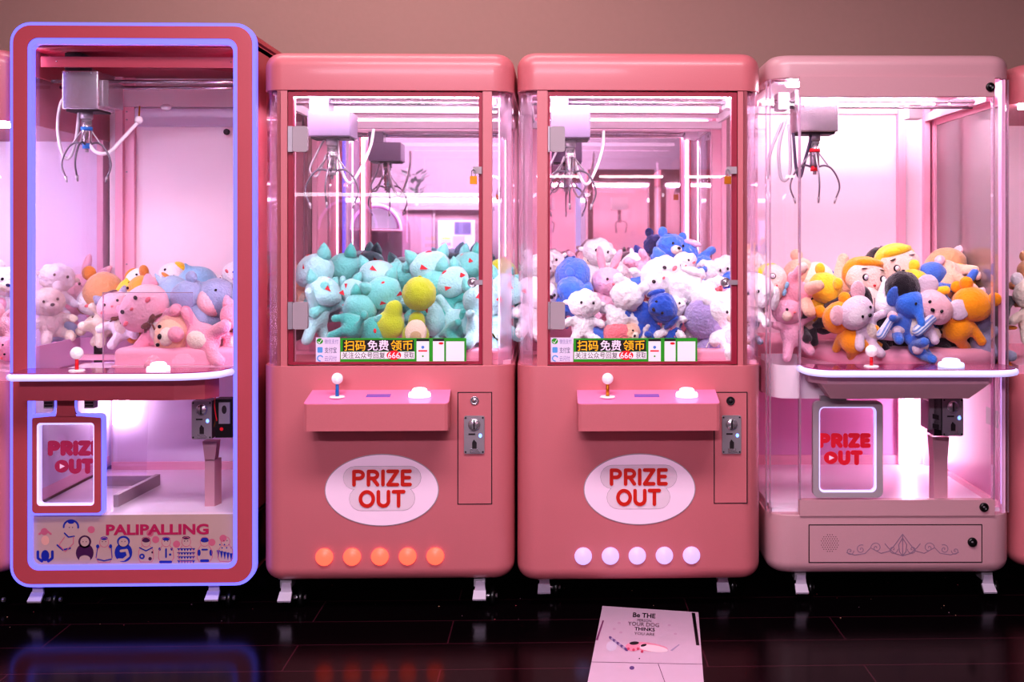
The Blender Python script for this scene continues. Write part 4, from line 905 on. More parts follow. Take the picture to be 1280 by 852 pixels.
def make_plush(kind, A, B, E, fur=0, pose=0):
    """kind, body colour, head colour, accent colour; one unit tall, facing -Y"""
    key = (kind, A, B, E, fur, pose)
    if key in PROTO: return copy_tree(PROTO[key])
    rt = empty('plush_' + kind); sd = len(PROTO) + 1; a_, b_, e_ = pm(A, fur), pm(B, fur), pm(E, fur)
    rd = random.Random(sd); j = lambda s: rd.uniform(-s, s)
    poses = [((.34, -.14, -.10), (.2, -.28, -.36)), ((.33, -.1, .12), (.22, -.08, -.47)), ((.26, -.24, -.02), (.26, -.2, -.40))]
    (ax, ay, az), (lx, ly, lz) = poses[pose % 3]
    limbs = [('l', (.13, -.03, .0), (ax + j(.03), ay, az + j(.05)), .075, .078), ('l', (-.13, -.03, .0), (-ax + j(.03), ay, az + j(.08)), .075, .078),
             ('l', (.09, -.03, -.26), (lx + j(.03), ly, lz), .095, .088), ('l', (-.09, -.03, -.26), (-lx + j(.03), ly, lz + j(.05)), .095, .088)]
    def head_parts(hd, eyes=True, er=.02, ex=.095, ez=.26, ey=-.235):
        if eyes:
            for s in (-1, 1): simple('eye', hd, (s * ex, ey, ez), (er, er * .7, er * 1.15), M_EYE)
    if kind in ('bear', 'bunny', 'cat', 'mouse', 'monster', 'dog', 'elephant', 'duck', 'sheep'):
        torso = [('e', (0, 0, -.13), (.2, .17, .23))] + limbs
        if kind == 'monster': torso += [('l', (0, .1, -.25), (.12, .36, -.12), .075, .05)]
        part('body', blend(torso, .034, fur, sd), a_, rt)
        hw_ = .27 if kind in ('cat', 'sheep', 'mouse', 'monster') else .25
        hp = [('e', (0, -.03, .23), (hw_, .22, .215))]
        if kind == 'dog': hp += [('e', (0, -.2, .17), (.12, .12, .09))]
        if kind == 'monster': hp += [('e', (0, -.14, .17), (.22, .14, .13))]
        if kind == 'sheep': hp += [('e', (x_ * .13, .02, .38 - abs(x_) * .05), (.1, .1, .09)) for x_ in (-1, 0, 1)]
        if kind == 'elephant': hp += [('l', (0, -.2, .2), (.03, -.34, .02), .075, .06), ('l', (.03, -.34, .02), (.1, -.36, -.06), .06, .05)]
        hd = part('head', blend(hp, .034, fur, sd + 50), b_, rt)
        if kind in ('bear',):
            for s in (-1, 1): simple('ear', hd, (s * .19, .0, .42), (.085, .05, .085), e_)
            simple('muzzle', hd, (0, -.22, .17), (.1, .07, .075), pm('cream'), None, 14, 10); simple('nose', hd, (0, -.29, .2), (.032, .02, .024), M_EYE)
        if kind == 'mouse':
            for s in (-1, 1): simple('ear', hd, (s * .25, .02, .40), (.14, .04, .14), e_)
            simple('nose', hd, (0, -.26, .2), (.03, .02, .024), M_EYE)
        if kind == 'bunny':
            for s in (-1, 1): simple('ear', hd, (s * .12, .04, .54), (.065, .04, .2), e_, RY(s * 18))
            simple('nose', hd, (0, -.25, .2), (.022, .015, .016), pm('coral'))
        if kind in ('cat',):
            for s in (-1, 1):
                b = MB(); b.lathe([(.085, 0), (.07, .05), (.03, .12), (.001, .14)], (s * .17, 0, .36), e_, (s * .5, 0, 1), n=12); b.build('ear', hd)
            simple('nose', hd, (0, -.25, .2), (.02, .014, .014), pm('coral'))
            if not fur:
                b = MB(); b.tube([(.17 * math.cos(t), .15 * math.sin(t) - .01, .03 + .012 * math.sin(3 * t)) for t in [2 * PI * k / 10 for k in range(11)]], .014, pm('brown'), sub=2)
                b.ell((-.05, -.17, .03), (.06, .02, .035), pm('brown'), RY(25)); b.ell((.05, -.17, .03), (.06, .02, .035), pm('brown'), RY(-25)); b.tube([(0, -.17, .03), (.03, -.2, -.04), (.02, -.21, -.1)], .01, pm('brown')); b.build('ribbon', rt)
            for s in (-1, 1): simple('cheek', hd, (s * .16, -.2, .17), (.035, .012, .022), pm('coral'))
        if kind == 'monster':
            for s in (-1, 1):
                b = MB(); b.lathe([(.09, -.03), (.08, .05), (.04, .12), (.001, .16)], (s * .19, .02, .36), e_, (s * .55, 0, 1), n=12); b.build('ear', hd)
                b = MB(); q = Vector((s * .13, -.252, .26)); b.add([q + Vector((-.05, .02, -.02)), q + Vector((.05, .0, -.035)), q + Vector((s * .02, .012, .04))], [(0, 1, 2)], mat('red_felt', (225, 50, 60), .8)); b.build('eye', hd)
            simple('brow', hd, (0, -.08, .41), (.05, .03, .03), mat('red_felt'))
        if kind == 'dog':
            for s in (-1, 1): simple('ear', hd, (s * .25, .0, .22), (.055, .09, .15), e_, RY(-s * 14))
            simple('nose', hd, (0, -.32, .2), (.034, .02, .024), M_EYE)
        if kind == 'elephant':
            for s in (-1, 1): simple('ear', hd, (s * .29, .03, .26), (.13, .035, .15), e_)
        if kind == 'duck':
            simple('beak', hd, (0, -.27, .2), (.09, .09, .03), pm('orange'), None, 14, 8); simple('hat', hd, (0, .0, .42), (.13, .13, .07), e_)
        if kind == 'sheep':
            for s in (-1, 1): simple('ear', hd, (s * .27, -.02, .24), (.07, .04, .04), e_)
        if kind == 'monster': simple('tail', rt, (.13, .38, -.10), (.08, .05, .08), e_)
        else:
            head_parts(hd)
            if kind in ('bear', 'cat', 'mouse'): simple('belly_patch', rt, (0, -.1, -.13), (.12, .09, .15), pm('cream') if B != 'white' else pm('lpink'))
        hd.scale = (1.14,) * 3
    elif kind == 'doll':
        part('body', blend([('e', (0, 0, -.14), (.17, .14, .2))] + limbs[:2], .034, 0, sd), a_, rt)
        part('leg', blend([limbs[2]], .034), e_, rt); part('leg', blend([limbs[3]], .034), e_, rt)
        for s in (-1, 1): simple('hand', rt, (s * ax, ay - .03, az), (.075, .065, .065), pm('skin'))
        hd = part('head', blend([('e', (0, -.03, .23), (.27, .21, .22)), ('e', (0, -.1, .15), (.25, .15, .12))], .034, 0, sd + 9), pm('skin'), rt)
        part('hair', blend([('e', (0, .06, .28), (.28, .2, .23)), ('e', (0, -.08, .42), (.2, .12, .06))], .034, .0, sd), b_, hd)
        for s in (-1, 1):
            e0 = Vector((s * .115, -.222, .24))
            simple('eye', hd, e0, (.04, .03, .042), mat('felt_black'[:10], (20, 14, 20), .8), None, 16, 8); simple('eye_white', hd, e0 + Vector((0, -.012, 0)), (.031, .026, .033), M_WHITE, None, 14, 8)
            simple('pupil', hd, e0 + Vector((0, -.026, -.004)), (.014, .012, .014), M_EYE)
            simple('brow', hd, (s * .12, -.185, .345), (.04, .02, .006), M_EYE, RY(s * 9))
        simple('mouth', hd, (0, -.25, .15), (.02, .012, .014), mat('red_felt', (225, 50, 60), .8))
        b = MB(); 
        for s in (-1, 1): b.ell((s * .05, -.15, .03), (.05, .02, .03), pm('sky'))
        b.build('bow_tie', rt)
    elif kind == 'avocado':
        part('body', blend([('e', (0, 0, -.14), (.36, .27, .34)), ('e', (0, 0, .22), (.22, .2, .25))], .045, 0, sd), a_, rt)
        simple('inner_face', rt, (0, -.15, -.06), (.27, .16, .34), pm('ivory'), None, 20, 14); simple('pit', rt, (0, -.26, -.14), (.15, .1, .15), pm('pit'), None, 16, 10)
    elif kind == 'ball':
        part('body', blend([('e', (0, 0, 0), (.48, .46, .48))], .05, .4, sd), a_, rt)
        b = MB(); b.ell((.02, -.02, .48), (.05, .05, .03), e_); b.build('stem', rt)
    elif kind == 'whale':
        part('body', blend([('e', (0, -.05, 0), (.3, .3, .28)), ('l', (0, .05, -.05), (.1, .35, -.25), .22, .08), ('e', (.1, .4, -.28), (.14, .06, .05)), ('l', (.2, -.02, -.08), (.36, .06, -.2), .07, .04), ('l', (-.2, -.02, -.08), (-.36, .06, -.2), .07, .04), ('l', (0, 0, .2), (.02, .14, .36), .08, .03)], .036, 0, sd), a_, rt)
        simple('belly', rt, (0, -.14, -.1), (.22, .2, .19), e_, None, 18, 12)
        for s in (-1, 1): simple('eye', rt, (s * .15, -.3, .07), (.018, .014, .02), M_EYE)
    elif kind == 'pouch':
        part('body', blend([('e', (0, 0, -.1), (.36, .3, .33)), ('l', (0, 0, .15), (.02, 0, .36), .12, .16)], .045, fur, sd), a_, rt)
        b = MB(); b.tube([(.14 * math.cos(t), .14 * math.sin(t), .2) for t in [2 * PI * k / 10 for k in range(11)]], .02, e_, sub=2); b.tube([(0, -.14, .2), (-.1, -.22, .1), (-.14, -.28, -.02)], .014, e_); b.build('cord', rt)
    PROTO[key] = rt
    return rt
def toy(kind, cols, px, py, Y, size, rot, label, group, fur=0, pose=0):
    A, B, E = (cols.split() * 3)[:3] if ' ' not in cols else (cols.split() + [cols.split()[-1]])[:3]
    o = make_plush(kind, A, B, E, fur, pose)
    if kind in ('bear', 'bunny', 'cat', 'mouse', 'monster', 'dog', 'elephant', 'duck', 'sheep', 'doll'): size *= 1.14 if group == G3 else 1.25 if kind == 'doll' else 1.24 if group in (G2, G0) else 1.34; py += 9 if py < 366 else 0; py -= 2 if py > 400 else 0
    elif kind == 'whale': size *= 1.2
    Y = max(Y, .13)
    p = P(px, py, Y); s = size / scale_at(px, Y)
    o.location = p; o.rotation_euler = [math.radians(v) for v in rot]; o.scale = (s, s, s)
    tag(o, label, 'plush toy', group); return o
# rot = (pitch, roll in the picture, yaw)
G1, G2, G3, G4, G0 = 'pastel plush toys in the tall glowing machine', 'teal and lime plush toys in the orange lamp machine', 'fluffy plush toys in the lavender lamp machine', 'plush dolls and animals in the pale pink machine', 'plush toys in the machines cut off by the edges'
T = toy
# --- tall glowing machine
T('bear', 'yellow tan dtan', 150, 362, .46, 74, (0, 80, 168), 'tan bear with yellow shirt lying on its side, seen from behind, near the corner post', G1)
T('bear', 'orange orange dtan', 178, 380, .38, 62, (10, 40, -30), 'orange bear slumped below the yellow shirted tan bear', G1, pose=2)
T('cat', 'pink cpink pink', 200, 408, .17, 84, (-10, -46, -8), 'pink cat with a big round head tipped over at the clear guard', G1)
T('bear', 'pink peach pink', 243, 424, .13, 78, (-24, -84, 4), 'pink and peach toy lying flat on its back along the front cushion', G1, pose=1)
T('cat', 'pink', 296, 418, .16, 60, (0, 10, 25), 'pink cat cut by the right frame edge beside the lying peach toy', G1)
T('whale', 'lblue lblue white', 213, 366, .26, 66, (10, -38, 30), 'light blue whale with raised fin, above the pink cat', G1)
T('whale', 'sky sky white', 246, 356, .42, 72, (0, 24, -160), 'sky blue whale turned away at the top of the pile', G1)
T('whale', 'gblue gblue cpink', 273, 371, .24, 72, (20, 62, 30), 'grey blue whale with pink belly by the right frame', G1)
T('bear', 'gblue gblue gblue', 243, 388, .20, 60, (0, 30, 170), 'grey blue bear seen from behind between whales', G1)
T('duck', 'white white orange', 186, 352, .5, 46, (-10, -50, 10), 'white duck with orange beak behind the light blue whale', G1)
T('duck', 'cpink white yellow', 207, 349, .52, 48, (-10, 36, -10), 'pale duck with yellow hat at the back of the pile', G1)
T('cat', 'white white sky', 280, 347, .5, 52, (0, 60, 10), 'white cat with sky blue ears lying at the far back right', G1)
T('cat', 'white cpink grey', 150, 400, .32, 54, (-10, -20, 15), 'whitish cat with grey ears peeking through the clear guard', G1)
T('dog', 'cream white plum', 137, 398, .40, 56, (0, 45, 20), 'cream dog with dark ears tipped towards the chute', G1)
T('sheep', 'white white cream', 66, 356, .42, 58, (0, 12, 40), 'white sheep seen through the side glass of the tall machine', G0, 1)
T('bear', 'cream cream white', 62, 396, .36, 60, (0, -10, 40), 'cream bear sitting below the white sheep, behind the side glass', G0, 1)
T('bunny', 'pink cpink cpink', 92, 376, .62, 58, (0, 32, 30), 'pink bunny with ears up behind the side glass', G0)
T('cat', 'cream white cpink', 128, 396, .50, 62, (-10, -12, 30), 'large white cat face with dark eyes above the chute', G1)
T('whale', 'sky sky white', 82, 416, .5, 44, (0, 0, 60), 'small sky blue whale under the pink bunny', G0)
T('bear', 'peach peach cream', 205, 385, .42, 60, (0, 70, 30), 'peach bear buried in the middle of the pastel pile', G1)
T('sheep', 'white white cpink', 262, 398, .40, 62, (0, 110, 30), 'white sheep buried near the right frame', G1, 1)
# --- left edge machine
T('bear', 'white white white', 2, 372, .3, 62, (0, 20, 30), 'white bear behind the left edge glass, topmost', G0, 1)
T('bunny', 'cpink cpink pink', 4, 405, .24, 58, (0, -60, 0), 'pale pink bunny lying in the left edge machine', G0)
T('whale', 'sky sky white', -12, 380, .4, 60, (0, 0, 20), 'sky blue whale at the very left edge of the picture', G0)
T('cat', 'pink pink pink', -4, 440, .12, 44, (0, 80, 0), 'pink cat low down in the left edge machine', G0)
# --- orange lamp machine: teal creatures and avocados
T('monster', 'teal pteal teal', 402, 352, .30, 74, (4, -18, -52), 'teal creature looking left, standing over the chute guard', G2)
T('monster', 'pteal pteal teal', 398, 386, .24, 66, (0, 14, 58), 'pale teal creature behind the clear guard near the lower hinge', G2, pose=1)
T('monster', 'teal teal dteal', 436, 347, .46, 66, (0, 24, 175), 'teal creature turned away with its tail up, back left', G2)
T('monster', 'teal pteal teal', 470, 357, .38, 66, (-16, 10, 24), 'teal creature with red eyes lying back in the middle', G2, pose=2)
T('monster', 'pteal teal teal', 478, 380, .26, 66, (30, -24, 36), 'teal creature leaning forward left of the lime ball', G2)
T('monster', 'dteal teal dteal', 446, 400, .14, 60, (20, -36, -140), 'dark teal creature curled at the front with its back to the glass', G2)
T('monster', 'pteal pteal teal', 432, 373, .34, 50, (0, 60, -20), 'small pale teal creature lying behind the guard', G2, pose=1)
T('ball', 'lime lime dlime', 524, 367, .13, 45, (0, 0, 0), 'round lime green ball on top of the front pile', G2)
T('avocado', 'lime', 489, 399, .13, 54, (0, -16, 165), 'lime avocado shown from the back, left of the pitted one', G2)
T('avocado', 'dlime', 520, 412, .13, 50, (0, 4, 8), 'avocado with cream face and brown pit, behind the banner', G2)
T('monster', 'teal pteal teal', 541, 347, .36, 70, (0, -10, 20), 'teal creature sitting upright behind the lime ball, pointed ears up', G2)
T('monster', 'dteal teal teal', 549, 378, .28, 74, (10, 26, 150), 'large teal creature with its back turned, right of the lime ball', G2)
T('monster', 'teal teal teal', 574, 338, .48, 56, (0, 40, 10), 'teal creature tilted at the top back, left of the cam lock', G2)
T('monster', 'pteal teal dteal', 597, 341, .44, 60, (0, -30, -20), 'teal creature at the top back beside the right door edge', G2)
T('monster', 'pteal pteal teal', 562, 402, .24, 62, (-30, -86, 10), 'pale teal creature lying on its side at the front, paws right', G2, pose=1)
T('monster', 'pteal pteal teal', 600, 398, .13, 70, (-4, 8, 26), 'pale teal creature sitting upright by the right jamb', G2, pose=2)
T('monster', 'teal pteal teal', 577, 368, .30, 62, (0, -40, 20), 'teal creature resting behind the cam lock', G2)
T('monster', 'pteal pteal teal', 624, 384, .18, 70, (0, 16, 50), 'pale teal creature in the right corner glass', G2)
T('ball', 'lime lime dlime', 627, 343, .36, 42, (0, 0, 0), 'lime ball at the top of the right corner glass', G2)
T('avocado', 'dlime', 622, 407, .34, 44, (0, 10, 120), 'dark lime avocado low in the right corner glass', G2)
T('monster', 'teal teal teal', 625, 362, .34, 54, (0, 0, 150), 'teal creature in the corner glass under the lime ball', G2)
T('monster', 'dteal teal teal', 505, 356, .46, 60, (0, 0, 120), 'teal creature at the back between the middle creatures', G2)
T('monster', 'dteal teal teal', 573, 415, .22, 54, (0, 90, 60), 'dark teal creature lying low at the front right', G2)
T('monster', 'dteal dteal teal', 522, 395, .34, 60, (0, 60, 60), 'dark teal creature buried behind the avocados', G2)
T('monster', 'dteal dteal teal', 464, 418, .18, 50, (0, 80, -60), 'dark teal creature lying just above the banner start', G2)
T('bear', 'peach peach peach', 372, 357, .50, 58, (0, 10, 60), 'peach bear put in for a reflection by the left jamb of the teal machine', G2)  # this and the next two bears stand in for reflections in the glass
T('bear', 'white white white', 340, 352, .52, 60, (0, 0, 60), 'white bear put in for a reflection in the left corner glass, upper', G2, 1)
T('bear', 'cpink cpink cpink', 338, 400, .48, 66, (0, 0, 60), 'blush bear put in for a reflection in the left corner glass, lower', G2, 1)
# --- lavender lamp machine: fluffy toys
W = 'white white white'
T('ball', 'blue blue dblue', 716, 344, .30, 48, (0, 0, 0), 'fluffy blue ball at the left behind the clear guard', G3, 1)
T('bear', 'blue blue blue', 703, 378, .26, 64, (0, -40, 150), 'fluffy blue bear turned away by the lower hinge', G3, 1)
T('whale', 'blue blue white', 726, 362, .30, 44, (0, 30, 20), 'blue whale peeking over the guard beside the blue ball', G3)
T('sheep', W, 729, 398, .14, 62, (0, 4, 10), 'small white sheep with two dark eyes inside the guard', G3, 1)
T('bear', W, 668, 346, .40, 64, (0, 10, 30), 'white bear seen through the left corner glass, upper one', G3, 1)
T('dog', W, 664, 388, .24, 76, (0, 24, 36), 'white dog leaning in the left corner glass, lower one', G3, 1)
T('sheep', W, 745, 325, .56, 62, (0, 10, 10), 'white sheep in the back row left of the pink bunny', G3, 1)
T('sheep', W, 775, 330, .52, 60, (0, 80, 10), 'white sheep lying on its side in the back row', G3, 1)
T('bunny', 'lpink lpink pink', 756, 362, .34, 66, (0, 8, 20), 'fluffy pink bunny left of the white middle bear', G3, 1)
T('bear', W, 776, 389, .13, 68, (0, -20, 165), 'white bear with its back to the glass, front middle', G3, 1)
T('ball', 'coral coral pink', 773, 420, .09, 42, (0, 0, 0), 'coral pink fluffy ball behind the banner', G3, 1)
T('dog', W, 804, 350, .30, 66, (0, 74, 20), 'white dog lying on its side above the deep blue one', G3, 1)
T('ball', 'coral coral pink', 806, 368, .32, 42, (0, 0, 0), 'coral fluffy ball wedged under the white dog', G3, 1)
T('bunny', 'lpink lpink lpink', 812, 328, .44, 60, (0, 84, 0), 'pink bunny lying with ears to the right, under the blue bear', G3, 1)
T('dog', 'dblue dblue dblue', 815, 393, .13, 64, (0, 60, -30), 'deep blue dog with its snout pointing right, front middle', G3, 1)
T('bear', W, 839, 401, .14, 52, (-20, 8, 0), 'white bear with paws out between deep blue and lavender', G3, 1, 2)
T('cat', 'dblue dblue dblue', 828, 424, .10, 46, (-10, 80, 0), 'deep blue cat lying low, just above the banner', G3, 1)
T('cat', 'white white blue', 846, 354, .26, 88, (-10, -52, 6), 'big white cat with blue ears and black eyes, tipped over', G3, 1)
T('dog', W, 872, 370, .16, 76, (10, 66, 150), 'big white dog reaching over the lavender ball', G3, 1)
T('ball', 'lav lav grey', 882, 397, .14, 58, (0, 0, 0), 'fluffy lavender ball at the front right', G3, 1)
T('pouch', 'lav lav white', 888, 433, .10, 52, (0, 10, 0), 'lavender drawstring pouch resting beside the banner end', G3, 1)
T('bear', 'blue blue blue', 834, 316, .46, 60, (0, 14, 24), 'blue bear standing on top of the fluffy pile', G3, 1)
T('dog', 'blue blue lpink', 871, 320, .44, 60, (0, 60, 160), 'blue dog lying right of the topmost blue bear', G3, 1)
T('cat', 'blue white blue', 862, 334, .36, 52, (0, -30, 0), 'blue and white cat under the topmost blue dog', G3, 1)
T('bear', W, 905, 413, .13, 74, (0, -10, 30), 'white bear sitting by the right jamb', G3, 1)
T('sheep', W, 907, 347, .44, 62, (0, 0, 20), 'white sheep at the back right, level with the cam lock', G3, 1)
T('bear', 'blue blue white', 912, 367, .40, 52, (0, 10, 30), 'blue bear half hidden behind the right door frame', G3, 1)
T('bunny', 'coral lpink lpink', 897, 374, .22, 50, (0, 100, 30), 'coral bunny squeezed behind the big white dog', G3, 1)
T('dog', W, 938, 384, .2, 78, (0, 20, -30), 'white dog in the right corner glass, lower one', G3, 1)
T('sheep', W, 932, 345, .44, 70, (0, 0, 0), 'white sheep in the right corner glass, upper one', G3, 1)
T('bear', 'grey grey lav', 934, 420, .2, 50, (0, 0, -30), 'grey bear low in the right corner glass', G3, 1)
T('sheep', W, 696, 335, .52, 56, (0, -30, 10), 'white sheep at the back left above the blue ball', G3, 1)
T('sheep', W, 755, 425, .2, 46, (0, 90, 10), 'white sheep lying low behind the banner', G3, 1)
T('bear', 'white peach peach', 800, 424, .12, 46, (0, -70, 10), 'cream bear lying low right of the coral ball', G3, 1)
T('ball', 'blue blue dblue', 744, 424, .16, 40, (0, 0, 0), 'blue fluffy ball low between sheep and coral ball', G3, 1)
T('sheep', W, 858, 430, .22, 50, (0, 60, 10), 'white sheep buried under the lavender ball', G3, 1)
T('bear', 'lpink cpink cpink', 722, 322, .58, 46, (0, 60, 10), 'blush bear lying along the mirror at the left', G3, 1)
T('sheep', W, 880, 352, .4, 66, (0, 30, 60), 'white sheep behind the big tipped cat', G3, 1)
# --- pale pink machine
T('doll', 'pink yellow peach', 985, 352, .24, 74, (0, -72, -14), 'doll with yellow hair lying sideways at the left end', G4)
T('bunny', 'lpink lpink lpink', 988, 408, .26, 58, (0, -12, 10), 'pink bunny body with arms out, lower left of the pile', G4, 0, 1)
T('bear', 'royal peach peach', 1014, 348, .5, 60, (0, 50, 160), 'peach bear in blue lying behind the leftmost doll', G4)
T('bear', 'peach ivory peach', 1046, 348, .48, 74, (0, 84, 160), 'cream and peach bear lying along the back', G4)
T('doll', 'royal amber skin', 1079, 362, .28, 82, (0, 6, 12), 'doll with orange cap and blue bow tie, upright', G4)
T('bear', 'yellow yellow yellow', 1022, 378, .3, 60, (0, -30, 120), 'yellow bear between the pink bunny and the black striped toy', G4)
T('whale', 'charcoal charcoal yellow', 1046, 388, .26, 58, (0, 20, 60), 'charcoal and yellow whale at the left of the orange bear', G4)
T('ball', 'black black grey', 1101, 330, .5, 46, (0, 0, 0), 'black round plush at the top back', G4)
T('doll', 'yellow yellow yellow', 1128, 347, .34, 84, (0, -14, 6), 'doll in a yellow hood with its face up, top middle', G4)
T('ball', 'black black black', 1128, 360, .15, 46, (0, 0, 0), 'black ball hat in the centre of the pile', G4)
T('bear', 'yellow yellow yellow', 1150, 362, .22, 60, (20, 40, 150), 'yellow bear behind the black ball hat', G4)
T('doll', 'white black peach', 1098, 382, .18, 64, (10, 82, 150), 'pale doll lying with dark hair under the black ball', G4)
T('bear', 'peach tan cpink', 1180, 330, .36, 76, (70, 30, 150), 'tan bear upside down at the summit of the pile', G4)
T('bear', 'royal royal cpink', 1167, 350, .26, 54, (30, 20, 150), 'blue bear with pink paws under the summit bear', G4)
T('duck', 'yellow yellow amber', 1205, 345, .36, 56, (0, 60, 140), 'yellow duck right of the summit bear', G4)
T('doll', 'royal peach cpink', 1200, 366, .26, 64, (20, 70, 160), 'doll in blue lying face down, right middle', G4)
T('bear', 'black amber amber', 1232, 386, .2, 62, (0, 76, 170), 'black and orange bear pressed against the right side', G4)
T('elephant', 'royal blue royal', 1130, 398, .10, 56, (10, 16, 24), 'blue elephant with raised trunk, front centre', G4)
T('bear', 'royal blue royal', 1150, 428, .08, 52, (-20, 60, 30), 'blue bear lying at the front edge under the elephant', G4)
T('bear', 'amber amber amber', 1203, 402, .12, 66, (0, -30, 150), 'amber bear seen from behind at the front right', G4)
T('bear', 'grey grey grey', 1226, 420, .18, 64, (0, 20, 100), 'grey blue bear next to the amber bear', G4)
T('duck', 'orange amber orange', 1238, 428, .24, 58, (0, 0, 60), 'orange duck low in the right corner', G4)
T('mouse', 'mouse cpink mouse', 1153, 402, .12, 62, (0, 40, -20), 'lilac mouse with big round ears, right of the elephant', G4)
T('mouse', 'mouse mouse cpink', 1078, 408, .10, 60, (0, -40, 30), 'pale mouse left of the joystick, one ear up', G4)
T('bear', 'amber amber amber', 1060, 418, .14, 62, (0, 30, 150), 'amber bear lying at the front left of the mouse', G4)
T('dog', 'charcoal plum black', 1170, 400, .3, 72, (0, 60, 30), 'dark plum dog buried behind the elephant', G4)
T('bear', 'charcoal charcoal grey', 1012, 400, .34, 60, (0, 80, 30), 'charcoal bear buried under the yellow bear', G4)
T('dog', 'charcoal plum black', 1190, 425, .26, 66, (0, 90, 30), 'dark plum dog low behind the amber bear', G4)
T('dog', 'black charcoal black', 1108, 418, .26, 66, (0, 90, 30), 'black dog low behind the striped arm', G4)
for px, py, Y, sz, rot, lb in ((1108, 408, .08, 44, (0, 38, 20), 'pale blue striped sleeve toy lying by the joystick, pointing down left'), (1158, 404, .07, 50, (0, 52, 10), 'pale blue striped sleeve toy reaching up right')):
    if ('sleeve',) not in PROTO:
        o = empty('plush_sleeve'); part('body', blend([('l', (0, 0, -.3), (0, 0, .24), .15, .13)], .04), plush('striped', (120, 150, 214), 0, (226, 226, 244)), o); part('mitten', blend([('e', (0, 0, .34), (.17, .16, .17))], .04), pm('cpink'), o); PROTO[('sleeve',)] = o
    else: o = copy_tree(PROTO[('sleeve',)])
    p = P(px, py, Y); s = sz / scale_at(px, Y); o.location = p; o.rotation_euler = [math.radians(v) for v in rot]; o.scale = (s, s, s); tag(o, lb, 'plush toy', G4)
# --- right edge machine
T('bear', 'cream cream white', 1290, 390, .2, 70, (0, 0, 0), 'cream bear behind the right edge glass, lower', G0, 1)
T('bear', 'tan tan tan', 1284, 350, .3, 60, (0, 20, 0), 'tan bear behind the right edge glass, upper', G0)
T('bear', 'white white white', 1306, 425, .15, 60, (0, 70, 0), 'white bear lying low in the right edge machine', G0, 1)


# ================================================================ room
def struct(o): o['kind'] = 'structure'; return o
# floor planks: dark lacquered wood, seams and joints in the material
def floor_material():
    m = bpy.data.materials.new('dark_lacquered_planks'); m.use_nodes = True; nt = m.node_tree; b = nt.nodes['Principled BSDF']
    tc = nt.nodes.new('ShaderNodeTexCoord'); mp = nt.nodes.new('ShaderNodeMapping'); mp.inputs['Location'].default_value = (.33, .055, 0)
    br = nt.nodes.new('ShaderNodeTexBrick'); br.offset = .37; br.inputs['Scale'].default_value = 1
    br.inputs['Brick Width'].default_value = 1.22; br.inputs['Row Height'].default_value = .19; br.inputs['Mortar Size'].default_value = .0022; br.inputs['Mortar Smooth'].default_value = .1; br.inputs['Bias'].default_value = 0
    br.inputs['Color1'].default_value = lin((9, 4, 7)); br.inputs['Color2'].default_value = lin((14, 5, 9)); br.inputs['Mortar'].default_value = lin((60, 24, 36))
    nt.links.new(tc.outputs['Object'], mp.inputs['Vector']); nt.links.new(mp.outputs['Vector'], br.inputs['Vector']); nt.links.new(br.outputs['Color'], b.inputs['Base Color'])
    n = nt.nodes.new('ShaderNodeTexNoise'); n.inputs['Scale'].default_value = 9; n.inputs['Detail'].default_value = 6; nt.links.new(tc.outputs['Object'], n.inputs['Vector'])
    mr = nt.nodes.new('ShaderNodeMapRange'); mr.inputs['To Min'].default_value = .10; mr.inputs['To Max'].default_value = .2; nt.links.new(n.outputs['Fac'], mr.inputs['Value']); nt.links.new(mr.outputs['Result'], b.inputs['Roughness'])
    b.inputs['IOR'].default_value = 1.2
    return m
RX0, RX1, RY0, RY1, RZ = -4.2, 4.6, -7.2, 1.0, 3.1
b = MB(); b.box(RX0, RX1, RY0, RY1, -.05, 0, floor_material()); struct(b.build('floor'))
M_WALL = mat('mauve_plaster', (166, 132, 126), .85, bump=.05, bscale=40, var=.03)
b = MB(); b.box(RX0, RX1, RY1, RY1 + .1, 0, RZ, M_WALL); struct(b.build('wall_back'))
M_WALL2 = mat('taupe_plaster', (132, 92, 104), .85)
b = MB(); b.box(RX0, RX1, RY0 - .1, RY0, 0, RZ, mat('pale_grey_wall', (158, 134, 152), .8)); struct(b.build('wall_front'))
b = MB(); b.box(RX0 - .1, RX0, RY0, RY1, 0, RZ, M_WALL2); struct(b.build('wall_left'))
b = MB(); b.box(RX1, RX1 + .1, RY0, RY1, 0, RZ, M_WALL2); struct(b.build('wall_right'))
b = MB(); b.box(RX0, RX1, RY0, RY1, RZ, RZ + .1, mat('grey_ceiling', (120, 100, 110), .9)); struct(b.build('ceiling'))
# unseen area lights under the arcade ceiling
def area(name, loc, rot, sx, sy, power, col):
    l = bpy.data.lights.new(name, 'AREA'); l.shape = 'RECTANGLE'; l.size = sx; l.size_y = sy; l.energy = power; l.color = col
    o = bpy.data.objects.new(name, l); C.objects.link(o); o.location = loc; o.rotation_euler = rot; return o
area('overhead_light', (0, -1.75, 3.0), (math.radians(12), 0, 0), 2.6, .6, 88, (1, .86, .9))
area('overhead_light', (-.8, .1, 3.02), (math.radians(10), 0, 0), 1.8, .3, 15, (1, .84, .8))  # added to brighten the back wall, set left so its right side darkens
area('overhead_light', (-1.0, -5.6, 3.0), (0, 0, 0), 3, .6, 360, (.95, .86, 1))
w = bpy.data.worlds.new('World'); SC.world = w; w.use_nodes = True; w.node_tree.nodes['Background'].inputs[0].default_value = (.02, .01, .015, 1)

